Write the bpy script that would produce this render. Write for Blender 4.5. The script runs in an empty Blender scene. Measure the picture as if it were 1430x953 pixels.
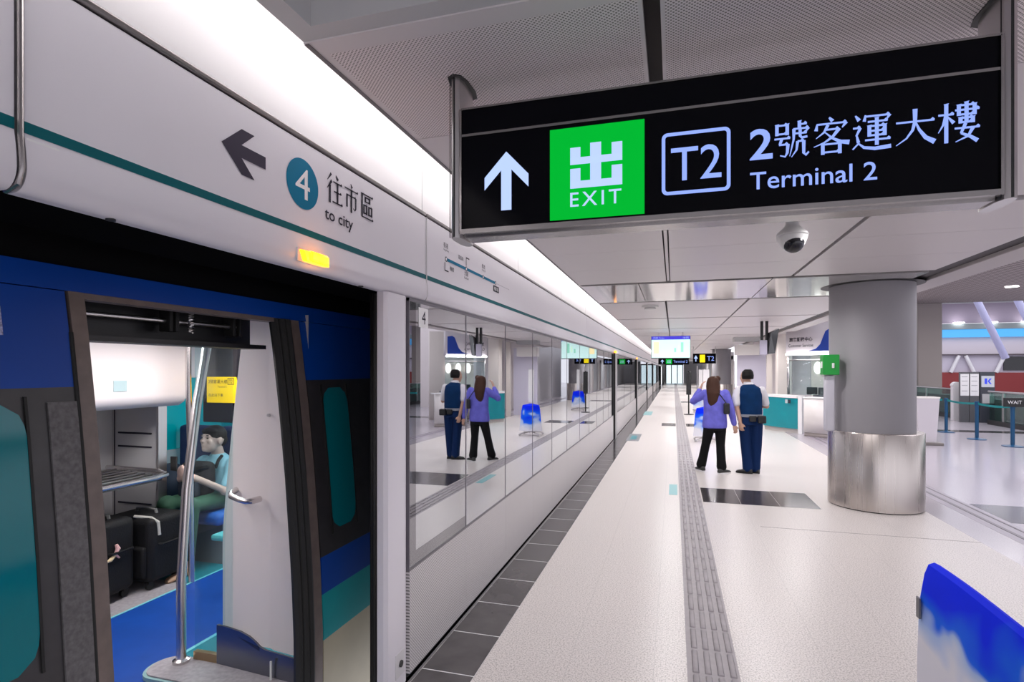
import bpy, bmesh, math, random
from mathutils import Vector, Matrix, Quaternion
random.seed(7)
SC = bpy.context.scene
COL = SC.collection
PI = math.pi

# ------------------------------------------------------------------ camera, light, exposure
cam_d = bpy.data.cameras.new('camera')
cam = bpy.data.objects.new('camera', cam_d)
COL.objects.link(cam)
SC.camera = cam
YAW = math.atan(225.6 / 776.0)
cam.location = (0, 0, 1.7)
cam.rotation_euler = (PI / 2, 0, YAW)
cam_d.sensor_width = 36.0
cam_d.lens = 36.0 * 776.0 / 1430.0
cam_d.shift_y = (516.5 - 476.5) / 1430.0
cam_d.clip_start = 0.05
cam_d.clip_end = 300

SC.view_settings.view_transform = 'Standard'
SC.view_settings.look = 'None'
SC.view_settings.gamma = 1.0
SC.view_settings.use_curve_mapping = False
SC.view_settings.exposure = 0.5

W = bpy.data.worlds.new('world')
SC.world = W
W.use_nodes = True
W.node_tree.nodes['Background'].inputs[0].default_value = (0.93, 0.92, 1.0, 1)
W.node_tree.nodes['Background'].inputs[1].default_value = 1.0
SC.cycles.use_denoising = True
SC.cycles.max_bounces = 8
SC.cycles.transparent_max_bounces = 12
SC.cycles.sample_clamp_indirect = 6.0

def area(name, loc, rot, sx, sy, power, col=(1, 1, 1)):
    l = bpy.data.lights.new(name, 'AREA')
    l.shape = 'RECTANGLE'
    l.size = sx; l.size_y = sy
    l.energy = power
    l.color = col
    o = bpy.data.objects.new(name, l)
    o.location = loc; o.rotation_euler = rot
    COL.objects.link(o)
    return o

# hall downlights and the train's own ceiling light
area('hall_ceiling_light', (11, 13.5, 4.05), (0, 0, 0), 12, 19, 900, (0.95, 0.93, 1.0))
area('hall_ceiling_light', (19, 36, 6.55), (0, 0, 0), 16, 18, 1150, (0.92, 0.92, 1.0))
def spot(name, loc, power, col=(1.0, 0.97, 0.97)):
    l = bpy.data.lights.new(name, 'SPOT')
    l.energy = power; l.color = col
    l.spot_size = math.radians(165); l.spot_blend = 0.6; l.shadow_soft_size = 0.06
    o = bpy.data.objects.new(name, l); o.location = loc
    COL.objects.link(o)
# added fill spots just below the ceiling joints, no fittings there
for yy_ in (4.16, 7.0, 8.94, 11.94, 14.85, 17.9, 21.0, 24.1, 27.2, 31.0, 36.0, 42.0, 50.0, 60.0):
    for xx_ in (-0.06, 1.2, 2.3):
        if xx_ > 2 and yy_ < 9.5: continue
        spot('fill_spot', (xx_, yy_, 2.72), 36 if yy_ < 9.5 else (58 if yy_ < 30 else 110))
for xx_ in (-0.06, 1.2, 2.3): spot('fill_spot', (xx_, -2.2, 2.86), 62)  # more added fill spots, unseen behind the camera
area('train_saloon_light', (-3.2, 2.8, 1.93), (0, 0, 0), 0.5, 3.0, 26, (1.0, 0.95, 0.94))
area('train_saloon_light', (-3.2, 6.6, 1.93), (0, 0, 0), 0.5, 3.4, 34, (0.93, 1.0, 1.0))

# ------------------------------------------------------------------ materials
MATS = {}
def new_mat(name):
    m = bpy.data.materials.new(name)
    m.use_nodes = True
    return m, m.node_tree, m.node_tree.nodes['Principled BSDF']

def mat(name, col, rough=0.5, metal=0.0, spec=0.5, emit=None, es=0.0, var=0.0, vscale=8.0, bump=0.0, coat=0.0):
    if name in MATS: return MATS[name]
    m, nt, b = new_mat(name)
    b.inputs['Base Color'].default_value = (*col, 1)
    b.inputs['Roughness'].default_value = rough
    b.inputs['Metallic'].default_value = metal
    b.inputs['Specular IOR Level'].default_value = spec
    b.inputs['Coat Weight'].default_value = coat
    if emit:
        b.inputs['Emission Color'].default_value = (*emit, 1)
        b.inputs['Emission Strength'].default_value = es
    if var or bump:
        tc = nt.nodes.new('ShaderNodeTexCoord')
        n = nt.nodes.new('ShaderNodeTexNoise')
        n.inputs['Scale'].default_value = vscale
        n.inputs['Detail'].default_value = 5
        nt.links.new(tc.outputs['Object'], n.inputs['Vector'])
        if var:
            r = nt.nodes.new('ShaderNodeValToRGB')
            r.color_ramp.elements[0].position = 0.3
            r.color_ramp.elements[1].position = 0.7
            r.color_ramp.elements[0].color = (*[c * (1 - var) for c in col], 1)
            r.color_ramp.elements[1].color = (*[min(1, c * (1 + var)) for c in col], 1)
            nt.links.new(n.outputs['Fac'], r.inputs['Fac'])
            nt.links.new(r.outputs['Color'], b.inputs['Base Color'])
        if bump:
            bp = nt.nodes.new('ShaderNodeBump')
            bp.inputs['Strength'].default_value = bump
            bp.inputs['Distance'].default_value = 0.01
            nt.links.new(n.outputs['Fac'], bp.inputs['Height'])
            nt.links.new(bp.outputs['Normal'], b.inputs['Normal'])
    MATS[name] = m
    return m

def M(nt, op, a, b=None, c=None):
    n = nt.nodes.new('ShaderNodeMath'); n.operation = op
    for i, v in enumerate((a, b, c)):
        if v is None: continue
        if isinstance(v, (int, float)): n.inputs[i].default_value = v
        else: nt.links.new(v, n.inputs[i])
    return n.outputs[0]

def xyz(nt):
    tc = nt.nodes.new('ShaderNodeTexCoord')
    s = nt.nodes.new('ShaderNodeSeparateXYZ')
    nt.links.new(tc.outputs['Object'], s.inputs[0])
    return tc, s.outputs[0], s.outputs[1], s.outputs[2]

def mixcol(nt, fac, a, b):
    n = nt.nodes.new('ShaderNodeMix'); n.data_type = 'RGBA'
    if isinstance(fac, (int, float)): n.inputs[0].default_value = fac
    else: nt.links.new(fac, n.inputs[0])
    for i, v in ((6, a), (7, b)):
        if isinstance(v, tuple): n.inputs[i].default_value = (*v, 1)
        else: nt.links.new(v, n.inputs[i])
    return n.outputs[2]

def grid_line(nt, x, pitch, width, off=0.0):
    f = M(nt, 'FRACT', M(nt, 'DIVIDE', M(nt, 'ADD', x, off + 1000 * pitch), pitch))
    return M(nt, 'LESS_THAN', f, width / pitch)

def terrazzo(name, col, dark, rough, lines=(0.95, 0.95), linecol=0.82, spec=0.5):
    m, nt, b = new_mat(name)
    tc, x, y, z = xyz(nt)
    n = nt.nodes.new('ShaderNodeTexNoise')
    n.inputs['Scale'].default_value = 105
    n.inputs['Detail'].default_value = 3
    nt.links.new(tc.outputs['Object'], n.inputs['Vector'])
    r = nt.nodes.new('ShaderNodeValToRGB')
    r.color_ramp.elements[0].position = 0.36; r.color_ramp.elements[0].color = (*dark, 1)
    r.color_ramp.elements[1].position = 0.55; r.color_ramp.elements[1].color = (*col, 1)
    nt.links.new(n.outputs['Fac'], r.inputs['Fac'])
    c = r.outputs['Color']
    if lines:
        g = M(nt, 'MAXIMUM', grid_line(nt, x, lines[0], 0.004, 0.11), grid_line(nt, y, lines[1], 0.004, 0.03))
        c = mixcol(nt, M(nt, 'MULTIPLY', g, 0.55), c, tuple(k * linecol * 0.75 for k in col))
    nt.links.new(c, b.inputs['Base Color'])
    b.inputs['Roughness'].default_value = rough
    b.inputs['Specular IOR Level'].default_value = spec
    MATS[name] = m
    return m

def perforated(name, col, hole, pitch, axes, rough=0.5, fill=0.3, metal=0.0):
    """sheet punched with a staggered pattern of round holes"""
    m, nt, b = new_mat(name)
    tc, x, y, z = xyz(nt)
    d = {'x': x, 'y': y, 'z': z}
    p, q = d[axes[0]], d[axes[1]]
    u = M(nt, 'DIVIDE', M(nt, 'ADD', p, q), pitch * 1.41421)
    v = M(nt, 'DIVIDE', M(nt, 'SUBTRACT', p, q), pitch * 1.41421)
    fu = M(nt, 'SUBTRACT', M(nt, 'FRACT', M(nt, 'ADD', u, 1000.0)), 0.5)
    fv = M(nt, 'SUBTRACT', M(nt, 'FRACT', M(nt, 'ADD', v, 1000.0)), 0.5)
    r2 = M(nt, 'ADD', M(nt, 'MULTIPLY', fu, fu), M(nt, 'MULTIPLY', fv, fv))
    fac = M(nt, 'LESS_THAN', r2, fill * fill)
    nt.links.new(mixcol(nt, fac, col, hole), b.inputs['Base Color'])
    b.inputs['Roughness'].default_value = rough
    b.inputs['Metallic'].default_value = metal
    MATS[name] = m
    return m

def glass(name, gloss, tint, gcol=(0.95, 0.97, 1.0), rough=0.0):
    """coated glass: part mirror, part see-through"""
    m = bpy.data.materials.new(name); m.use_nodes = True
    nt = m.node_tree; nt.nodes.clear()
    out = nt.nodes.new('ShaderNodeOutputMaterial')
    mx = nt.nodes.new('ShaderNodeMixShader'); mx.inputs[0].default_value = gloss
    t = nt.nodes.new('ShaderNodeBsdfTransparent'); t.inputs[0].default_value = (*tint, 1)
    g = nt.nodes.new('ShaderNodeBsdfGlossy'); g.inputs[0].default_value = (*gcol, 1); g.inputs['Roughness'].default_value = rough
    nt.links.new(t.outputs[0], mx.inputs[1]); nt.links.new(g.outputs[0], mx.inputs[2])
    nt.links.new(mx.outputs[0], out.inputs[0])
    MATS[name] = m
    return m

def brushed(name, col, rough, axis='z'):
    m, nt, b = new_mat(name)
    tc = nt.nodes.new('ShaderNodeTexCoord')
    mp = nt.nodes.new('ShaderNodeMapping')
    mp.inputs['Scale'].default_value = {'z': (14, 14, 0.15), 'y': (60, 0.6, 60), 'x': (0.6, 60, 60)}[axis]
    n = nt.nodes.new('ShaderNodeTexNoise'); n.inputs['Scale'].default_value = 2.0; n.inputs['Detail'].default_value = 4
    nt.links.new(tc.outputs['Object'], mp.inputs[0]); nt.links.new(mp.outputs[0], n.inputs['Vector'])
    r = nt.nodes.new('ShaderNodeMapRange')
    r.inputs['To Min'].default_value = max(0.02, rough - 0.05); r.inputs['To Max'].default_value = rough + 0.05
    nt.links.new(n.outputs['Fac'], r.inputs['Value']); nt.links.new(r.outputs[0], b.inputs['Roughness'])
    b.inputs['Base Color'].default_value = (*col, 1); b.inputs['Metallic'].default_value = 1.0
    b.inputs['Anisotropic'].default_value = 0.0
    MATS[name] = m
    return m

def emissive(name, col, s):
    return mat(name, tuple(c * 0.5 for c in col), 0.4, emit=col, es=s)

white_fascia = mat('fascia_white', (0.70, 0.67, 0.72), 0.35)
white_paint = mat('white_paint', (0.80, 0.79, 0.80), 0.4)
cove_white = mat('cove_white', (0.84, 0.81, 0.82), 0.4)
lip_grey = mat('lip_grey', (0.62, 0.60, 0.62), 0.35)
teal_paint = mat('teal_paint', (0.0, 0.105, 0.125), 0.5, spec=0.2)
teal_panel = mat('teal_panel', (0.0, 0.24, 0.29), 0.3, var=0.05, vscale=3)
disc_teal = mat('disc_teal', (0.0, 0.16, 0.29), 0.5, spec=0.15)
ink = mat('ink', (0.03, 0.027, 0.042), 0.6, spec=0.15)
ink_grey = mat('ink_grey', (0.05, 0.042, 0.065), 0.6, spec=0.15)
black = mat('black', (0.012, 0.012, 0.013), 0.45)
black_rubber = mat('black_rubber', (0.012, 0.012, 0.012), 0.55, spec=0.3)
dark_void = mat('dark_void', (0.003, 0.003, 0.003), 0.9, spec=0.02)
ceil_white = mat('ceiling_white', (0.66, 0.62, 0.63), 0.38)
ceil_gloss = mat('ceiling_gloss', (0.72, 0.69, 0.69), 0.09, metal=0.55)
ceil_perf = perforated('ceiling_perforated', (0.80, 0.74, 0.75), (0.22, 0.20, 0.20), 0.0105, 'xy', 0.55, 0.32)
ceil_grey = mat('ceiling_grey', (0.52, 0.52, 0.53), 0.45)
hall_perf = perforated('hall_ceiling_perforated', (0.42, 0.37, 0.36), (0.08, 0.06, 0.06), 0.11, 'xy', 0.6, 0.36)
kick_perf = perforated('kick_perforated', (0.62, 0.59, 0.60), (0.14, 0.13, 0.13), 0.0125, 'yz', 0.4, 0.31)
slot_dark = mat('slot_dark', (0.05, 0.043, 0.045), 0.6)
alu = mat('aluminium', (0.62, 0.60, 0.60), 0.28, metal=1.0)
alu_dark = mat('aluminium_dark', (0.36, 0.34, 0.34), 0.25, metal=1.0)
chrome = mat('chrome', (0.68, 0.64, 0.63), 0.27, metal=1.0)
steel = brushed('brushed_steel', (0.58, 0.53, 0.50), 0.28, 'z')
column_grey = mat('column_grey', (0.29, 0.28, 0.30), 0.55, var=0.03, vscale=1.5)
sign_black = mat('sign_black', (0.003, 0.003, 0.005), 0.12, spec=0.08)
sign_light = mat('sign_light', (0.02, 0.025, 0.06), 0.5, spec=0.1, emit=(0.27, 0.38, 0.95), es=0.85)
sign_pale = mat('sign_pale', (0.04, 0.045, 0.06), 0.5, spec=0.1, emit=(0.44, 0.57, 1.0), es=0.85)
sign_green = mat('sign_green', (0.0, 0.03, 0.004), 0.5, spec=0.05, emit=(0.0, 0.345, 0.022), es=1.0)
amber = mat('amber_lens', (0.7, 0.25, 0.0), 0.3, emit=(1.0, 0.30, 0.005), es=3.5)
cove_lamp = mat('cove_lamp', (1, 1, 1), 0.5, emit=(1.0, 0.97, 0.96), es=4.2)
lamp_white = emissive('lamp_white', (1.0, 0.97, 0.97), 9.0)
floor_cream = terrazzo('floor_terrazzo', (0.78, 0.73, 0.705), (0.46, 0.42, 0.40), 0.31, (0.475, 0.95))
floor_hall = terrazzo('floor_hall', (0.54, 0.50, 0.55), (0.42, 0.39, 0.43), 0.16, (0.95, 0.95))
floor_band = mat('floor_band', (0.36, 0.32, 0.38), 0.3)
tactile_mat = mat('tactile_grey', (0.37, 0.34, 0.355), 0.5, var=0.06, vscale=20)
slab_dark = mat('slab_dark', (0.062, 0.055, 0.058), 0.14, var=0.25, vscale=6)
psd_glass = glass('coated_glass', 0.62, (0.30, 0.33, 0.37))
clear_glass = glass('clear_glass', 0.04, (0.86, 0.95, 0.95))
green_glass = glass('green_glass', 0.14, (0.45, 0.66, 0.60))
blue_train = mat('train_blue', (0.0, 0.045, 0.29), 0.42, spec=0.3, var=0.08, vscale=2.5)
teal_train = mat('train_teal', (0.0, 0.27, 0.30), 0.3, var=0.08, vscale=3)
beige_train = mat('train_beige', (0.38, 0.34, 0.24), 0.45, var=0.08, vscale=4)
grey_train = mat('train_grey', (0.075, 0.07, 0.075), 0.4, var=0.2, vscale=14)
scuffed = mat('scuffed_grey', (0.095, 0.09, 0.095), 0.6, var=0.3, vscale=70)
bronze_train = mat('frame_brown', (0.13, 0.10, 0.09), 0.45, var=0.15, vscale=20)
teal_window = mat('teal_window', (0.0, 0.15, 0.18), 0.12, spec=0.35)
train_white = mat('train_white', (0.80, 0.73, 0.72), 0.4)
train_wallgrey = mat('train_wall_grey', (0.50, 0.49, 0.50), 0.45)
train_floor_blue = mat('floor_blue', (0.0, 0.05, 0.30), 0.5, var=0.1, vscale=6)
train_floor_teal = mat('floor_teal', (0.0, 0.17, 0.22), 0.5, var=0.1, vscale=6)
train_floor_grey = mat('floor_grey', (0.30, 0.28, 0.30), 0.6, var=0.15, vscale=40)
edge_cyan = mat('edge_cyan', (0.15, 0.50, 0.58), 0.4)
navy_seat = mat('navy_seat', (0.01, 0.03, 0.12), 0.7, bump=0.2, vscale=60)
blue_seat = mat('blue_seat', (0.01, 0.10, 0.42), 0.6)
dark_glass = mat('dark_glass', (0.012, 0.012, 0.016), 0.06)
yellow = mat('yellow_label', (0.90, 0.56, 0.0), 0.45)
suit_black = mat('suitcase_black', (0.007, 0.007, 0.008), 0.65, spec=0.25, bump=0.3, vscale=90)
box_green = mat('box_green', (0.0, 0.30, 0.03), 0.35)
cream_wall = mat('cream_wall', (0.70, 0.64, 0.60), 0.45)
lavender_wall = mat('lavender_wall', (0.60, 0.57, 0.68), 0.5)
pillar_beige = mat('pillar_beige', (0.46, 0.41, 0.38), 0.5)
red_wall = mat('red_wall', (0.27, 0.035, 0.035), 0.5)
post_blue = mat('post_blue', (0.005, 0.07, 0.17), 0.35)
belt_teal = mat('belt_teal', (0.0, 0.27, 0.28), 0.6)
dome_white = mat('dome_white', (0.70, 0.70, 0.69), 0.35)

# ------------------------------------------------------------------ mesh builder
class MB:
    def __init__(s): s.bm = bmesh.new()
    def _face(s, vs, smooth=False):
        try:
            f = s.bm.faces.new(vs); f.smooth = smooth
            return f
        except ValueError:
            return None
    def box(s, x0, x1, y0, y1, z0, z1, bevel=0.0, seg=2):
        v = [s.bm.verts.new((x, y, z)) for x in (x0, x1) for y in (y0, y1) for z in (z0, z1)]
        fs = [s._face([v[i] for i in q]) for q in ((0, 1, 3, 2), (4, 6, 7, 5), (0, 4, 5, 1), (2, 3, 7, 6), (0, 2, 6, 4), (1, 5, 7, 3))]
        if bevel:
            es = list({e for f in fs for e in f.edges})
            r = bmesh.ops.bevel(s.bm, geom=es, offset=bevel, segments=seg, profile=0.5, affect='EDGES')
            for f in r['faces']: f.smooth = True
        return s
    def prism(s, pts, vec):
        """closed outline of 3D points extruded along vec"""
        vec = Vector(vec)
        a = [s.bm.verts.new(p) for p in pts]
        b = [s.bm.verts.new(Vector(p) + vec) for p in pts]
        s._face(a[::-1]); s._face(b)
        n = len(a)
        for i in range(n): s._face([a[i], a[(i + 1) % n], b[(i + 1) % n], b[i]], True)
        return s
    def rings(s, rings, cap=True, smooth=True, closed=True):
        R = [[s.bm.verts.new(p) for p in r] for r in rings]
        n = len(R[0])
        for i in range(len(R) - 1):
            for k in range(n if closed else n - 1):
                s._face([R[i][k], R[i][(k + 1) % n], R[i + 1][(k + 1) % n], R[i + 1][k]], smooth)
        if cap and closed:
            s._face(R[0][::-1]); s._face(R[-1])
        return s
    def tube(s, pts, r, n=12, cap=True):
        pts = [Vector(p) for p in pts]
        rr = r if isinstance(r, (list, tuple)) else [r] * len(pts)
        t0 = (pts[1] - pts[0]).normalized()
        up = Vector((0, 0, 1)) if abs(t0.z) < 0.9 else Vector((1, 0, 0))
        a = t0.cross(up).normalized()
        out = []
        prev = t0
        for i, p in enumerate(pts):
            if i == 0: t = t0
            elif i == len(pts) - 1: t = (pts[i] - pts[i - 1]).normalized()
            else: t = ((pts[i] - pts[i - 1]).normalized() + (pts[i + 1] - pts[i]).normalized()).normalized()
            q = prev.rotation_difference(t)
            a = (q @ a).normalized(); prev = t
            b = t.cross(a).normalized()
            out.append([p + (a * math.cos(2 * PI * k / n) + b * math.sin(2 * PI * k / n)) * rr[i] for k in range(n)])
        return s.rings(out, cap)
    def cyl(s, p0, p1, r, n=24): return s.tube([p0, p1], r, n)
    def lathe(s, prof, c, n=32):
        """profile [(radius, z)] about the vertical through c"""
        return s.rings([[Vector((c[0] + max(r, 1e-4) * math.cos(2 * PI * k / n), c[1] + max(r, 1e-4) * math.sin(2 * PI * k / n), c[2] + z)) for k in range(n)] for r, z in prof])
    def ell(s, c, rx, ry, rz, n=20, m=12, rot=None):
        c = Vector(c)
        out = []
        for j in range(m + 1):
            t = PI * j / m
            ring = []
            for k in range(n):
                a = 2 * PI * k / n
                v = Vector((rx * max(1e-3, math.sin(t)) * math.cos(a), ry * max(1e-3, math.sin(t)) * math.sin(a), -rz * math.cos(t)))
                if rot: v = rot @ v
                ring.append(c + v)
            out.append(ring)
        return s.rings(out)
    def poly2(s, pts, frame):
        """flat polygon of 2D points laid in a frame (origin, x axis, y axis)"""
        o, x, y = frame
        return s._face([s.bm.verts.new(o + x * p[0] + y * p[1]) for p in pts])
    def link(s, name, material, parent=None, sharp=35, fixn=True):
        if fixn: bmesh.ops.recalc_face_normals(s.bm, faces=s.bm.faces)
        lim = math.radians(sharp)
        for e in s.bm.edges:
            if len(e.link_faces) == 2 and e.calc_face_angle(0) > lim: e.smooth = False
        me = bpy.data.meshes.new(name)
        s.bm.to_mesh(me); s.bm.free()
        o = bpy.data.objects.new(name, me)
        COL.objects.link(o)
        for m in (material if isinstance(material, (list, tuple)) else [material]): me.materials.append(m)
        if parent:
            o.parent = parent
            o.matrix_parent_inverse = parent_inv(parent)
        return o

def world_of(o):
    m = Matrix.LocRotScale(o.location, o.rotation_euler, o.scale)
    return (world_of(o.parent) @ o.matrix_parent_inverse @ m) if o.parent else m
def parent_inv(p): return world_of(p).inverted()

def tag(o, label, cat, group=None, kind=None):
    o['label'] = label; o['category'] = cat
    if group: o['group'] = group
    if kind: o['kind'] = kind
    return o
def thing(name, label, cat, loc=(0, 0, 0), group=None, rz=0):
    o = bpy.data.objects.new(name, None)
    o.empty_display_size = 0.1
    COL.objects.link(o); o.location = loc; o.rotation_euler = (0, 0, rz)
    return tag(o, label, cat, group)
def struct(name, mb, m):
    o = mb.link(name, m); o['kind'] = 'structure'
    return o
def dup(root, loc, label=None, rz=None):
    r = root.copy(); COL.objects.link(r); r.location = loc
    if rz is not None: r.rotation_euler = (0, 0, rz)
    if label: r['label'] = label
    for ch in list(root.children):
        c = ch.copy(); COL.objects.link(c); c.parent = r
        for g in ch.children:
            d = g.copy(); COL.objects.link(d); d.parent = c
    return r
def part(name, mb, m, parent, label=None):
    o = mb.link(name, m, parent)
    if label: o['label'] = label
    return o
def B(*a, **k): return MB().box(*a, **k)

# lettering: frames are (origin, right, up)
FRONT = lambda x, y, z: (Vector((x, y, z)), Vector((1, 0, 0)), Vector((0, 0, 1)))      # read from -Y
SIDE = lambda x, y, z: (Vector((x, y, z)), Vector((0, 1, 0)), Vector((0, 0, 1)))       # read from +X
def letters(name, body, frame, w, h, m, parent, bold=0.0, label=None, depth=0.0008, gap=1.0):
    c = bpy.data.curves.new(name, 'FONT')
    c.body = body; c.size = 1.0; c.offset = bold; c.extrude = 0.0; c.resolution_u = 4; c.space_character = gap
    t = bpy.data.objects.new(name, c); COL.objects.link(t)
    bpy.context.view_layer.update()
    me = bpy.data.meshes.new_from_object(t.evaluated_get(bpy.context.evaluated_depsgraph_get()))
    bpy.data.objects.remove(t); bpy.data.curves.remove(c)
    xs = [v.co.x for v in me.vertices] or [0, 1]; ys = [v.co.y for v in me.vertices] or [0, 1]
    x0, x1, y0, y1 = min(xs), max(xs), min(ys), max(ys)
    sy = h / max(1e-6, y1 - y0)
    sx = w / max(1e-6, x1 - x0) if w else sy
    o_, ax, ay = frame
    nrm = ax.cross(ay)
    for v in me.vertices:
        v.co = o_ + ax * ((v.co.x - x0) * sx) + ay * ((v.co.y - y0) * sy) + nrm * depth
    me.name = name
    o = bpy.data.objects.new(name, me); COL.objects.link(o)
    me.materials.clear(); me.materials.append(m)
    if parent:
        o.parent = parent; o.matrix_parent_inverse = parent_inv(parent)
    if label: o['label'] = label
    return o

# brush-drawn characters with thin horizontals and heavy verticals, on a 100-unit square
GLYPH = {
 'da': [('H', 4, 96, 63), ('L', [(50, 97), (50, 63), (44, 40), (29, 19), (4, 2)], 12, 2), ('L', [(51, 62), (60, 40), (75, 18), (97, 4)], 4, 14)],
 'ke': [('L', [(45, 100), (54, 89)], 5, 11), ('L', [(13, 84), (10, 66)], 4, 10), ('H', 12, 90, 83), ('L', [(90, 84), (79, 69)], 10, 3),
        ('L', [(42, 80), (31, 60), (10, 45)], 9, 2), ('H', 36, 70, 67), ('L', [(72, 68), (54, 46), (32, 32), (4, 22)], 10, 2), ('L', [(34, 60), (54, 42), (75, 31), (98, 27)], 3, 13),
        ('V', 28, -1, 29), ('V', 73, -1, 29), ('H', 28, 73, 27), ('H', 28, 73, 5)],
 'hao': [('V', 9, 64, 94), ('V', 38, 64, 94), ('H', 9, 38, 92), ('H', 9, 38, 68), ('H', 2, 46, 55), ('L', [(23, 55), (17, 38)], 9, 7), ('H', 15, 40, 38), ('L', [(40, 39), (38, 14), (32, 4), (18, 8)], 10, 3),
         ('V', 72, 78, 99), ('H', 72, 92, 91), ('H', 55, 97, 79), ('L', [(97, 80), (89, 68)], 9, 3), ('L', [(57, 79), (56, 50), (45, 4)], 10, 2), ('H', 60, 92, 66), ('L', [(74, 76), (74, 58), (79, 53), (94, 55)], 9, 6),
         ('L', [(67, 44), (64, 20), (50, 1)], 9, 2), ('H', 67, 84, 44), ('L', [(84, 45), (84, 10), (90, 4), (98, 12)], 10, 5)],
 'yun': [('L', [(8, 96), (18, 82)], 4, 11), ('H', 2, 21, 62), ('L', [(21, 62), (10, 40)], 8, 5), ('L', [(12, 40), (16, 22)], 5, 9), ('L', [(1, 5), (16, 20), (30, 8), (58, 3), (99, 6)], 4, 11),
         ('L', [(34, 95), (31, 78)], 4, 9), ('H', 33, 95, 91), ('L', [(96, 92), (88, 79)], 9, 3), ('H', 40, 90, 76), ('V', 44, 36, 65), ('V', 83, 36, 65), ('H', 44, 83, 64), ('H', 44, 83, 51), ('H', 44, 83, 39), ('V', 63, 12, 85), ('H', 33, 97, 27)],
 'lou': [('H', 1, 38, 72), ('V', 20, -2, 99), ('L', [(19, 70), (12, 45), (1, 26)], 8, 2), ('L', [(23, 67), (38, 49)], 3, 10),
         ('V', 68, 46, 100), ('V', 50, 66, 94), ('V', 87, 66, 94), ('H', 50, 87, 93), ('H', 41, 98, 81), ('H', 50, 87, 69), ('V', 54, 46, 61), ('V', 83, 46, 61), ('H', 54, 83, 60), ('H', 54, 83, 49),
         ('H', 40, 99, 34), ('L', [(66, 46), (55, 20)], 9, 6), ('L', [(55, 21), (78, 10), (94, -2)], 6, 11), ('L', [(84, 35), (72, 12), (42, -1)], 10, 2)],
 'wang': [('L', [(28, 99), (5, 72)], 9, 2), ('L', [(31, 75), (3, 43)], 10, 2), ('V', 20, -2, 57), ('L', [(58, 100), (70, 86)], 4, 11), ('H', 40, 95, 74), ('H', 44, 91, 42), ('H', 35, 99, 5), ('V', 67, 5, 74)],
 'shi': [('L', [(45, 100), (55, 87)], 4, 11), ('H', 4, 96, 78), ('V', 20, 12, 57), ('H', 20, 80, 56), ('L', [(80, 57), (80, 18), (74, 11), (62, 16)], 10, 3), ('V', 50, -3, 78)],
 'qu': [('H', 7, 95, 93), ('V', 14, 3, 93), ('H', 10, 97, 5), ('V', 38, 64, 84), ('V', 70, 64, 84), ('H', 38, 70, 83), ('H', 38, 70, 67), ('V', 27, 17, 52), ('V', 47, 17, 52), ('H', 27, 47, 51), ('H', 27, 47, 21), ('V', 64, 17, 52), ('V', 85, 17, 52), ('H', 64, 85, 51), ('H', 64, 85, 21)],
}
def glyphs(name, items, frame, m, parent, heavy=1.0):
    """items: (key, x, y, width, height) in metres inside the frame"""
    mb = MB()
    def quad(ps): mb.poly2(ps, frame)
    for key, gx, gy, gw, gh in items:
        X = lambda p: (gx + p[0] / 100 * gw, gy + p[1] / 100 * gh)
        for st in GLYPH[key]:
            if st[0] == 'H':
                _, a, b, y = st; t = 2.6
                quad([X((a, y - t)), X((b, y - t)), X((b, y + t)), X((a, y + t))])
                quad([X((b - 9, y + t)), X((b, y - t)), X((b + 1, y + t)), X((b - 4, y + t + 4.5))])
            elif st[0] == 'V':
                _, x, a, b = st; t = 4.9 * heavy
                quad([X((x - t, a)), X((x + t, a)), X((x + t, b)), X((x - t, b))])
                quad([X((x - t, b)), X((x + t, b)), X((x + t + 2, b + 3)), X((x - t - 2, b + 1))])
            else:
                _, P, w0, w1 = st
                V = [Vector(p) for p in P]
                n = len(V); L = []; R = []
                for i, p in enumerate(V):
                    d = (V[min(i + 1, n - 1)] - V[max(i - 1, 0)]).normalized()
                    q = Vector((-d.y, d.x)); w = (w0 + (w1 - w0) * i / (n - 1)) / 2 * heavy
                    L.append(p + q * w); R.append(p - q * w)
                for i in range(n - 1): quad([X(L[i]), X(R[i]), X(R[i + 1]), X(L[i + 1])])
    return mb.link(name, m, parent, fixn=False)

def shape(name, polys, frame, m, parent, depth=0.0):
    mb = MB(); f = (frame[0] + frame[1].cross(frame[2]) * depth, frame[1], frame[2])
    for p in polys: mb.poly2(p, f)
    return mb.link(name, m, parent, fixn=False)

# ================================================================== STRUCTURE
YF = 72.0     # far end of the platform
XD = -1.4     # face of the platform screen doors
# floor
struct('floor', B(-1.06, 0.074, -6, YF, -0.2, 0), floor_cream)
struct('floor', B(0.353, 2.9, -6, YF, -0.2, 0), floor_cream)
struct('floor', B(2.9, 3.26, -6, YF, -0.2, 0), floor_hall)
struct('trim_1', B(3.26, 3.56, -6, YF, -0.2, 0.001), floor_band)
struct('trim_2', B(3.36, 3.40, -6, YF, 0.001, 0.004).box(3.50, 3.52, -6, YF, 0.001, 0.004), mat('drain_dark', (0.20, 0.18, 0.21), 0.4))
struct('floor', B(3.56, 40, -6, YF, -0.2, 0), floor_hall)
# dark border of single tiles with pale joints
mb = MB()
k = 2.893 - 0.475 * 18
while k < YF:
    mb.box(-1.372, -1.062, k + 0.0045, k + 0.4705, -0.05, 0.001)
    k += 0.475
struct('trim_3', mb, slab_dark)
struct('trim_4', B(-1.374, -1.06, -6, YF, -0.2, 0.0005), white_paint)
struct('trim_5', B(-1.388, -1.374, -6, YF, -0.2, 0.004), mat('edge_strip', (0.25, 0.24, 0.25), 0.35, metal=0.6))
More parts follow.
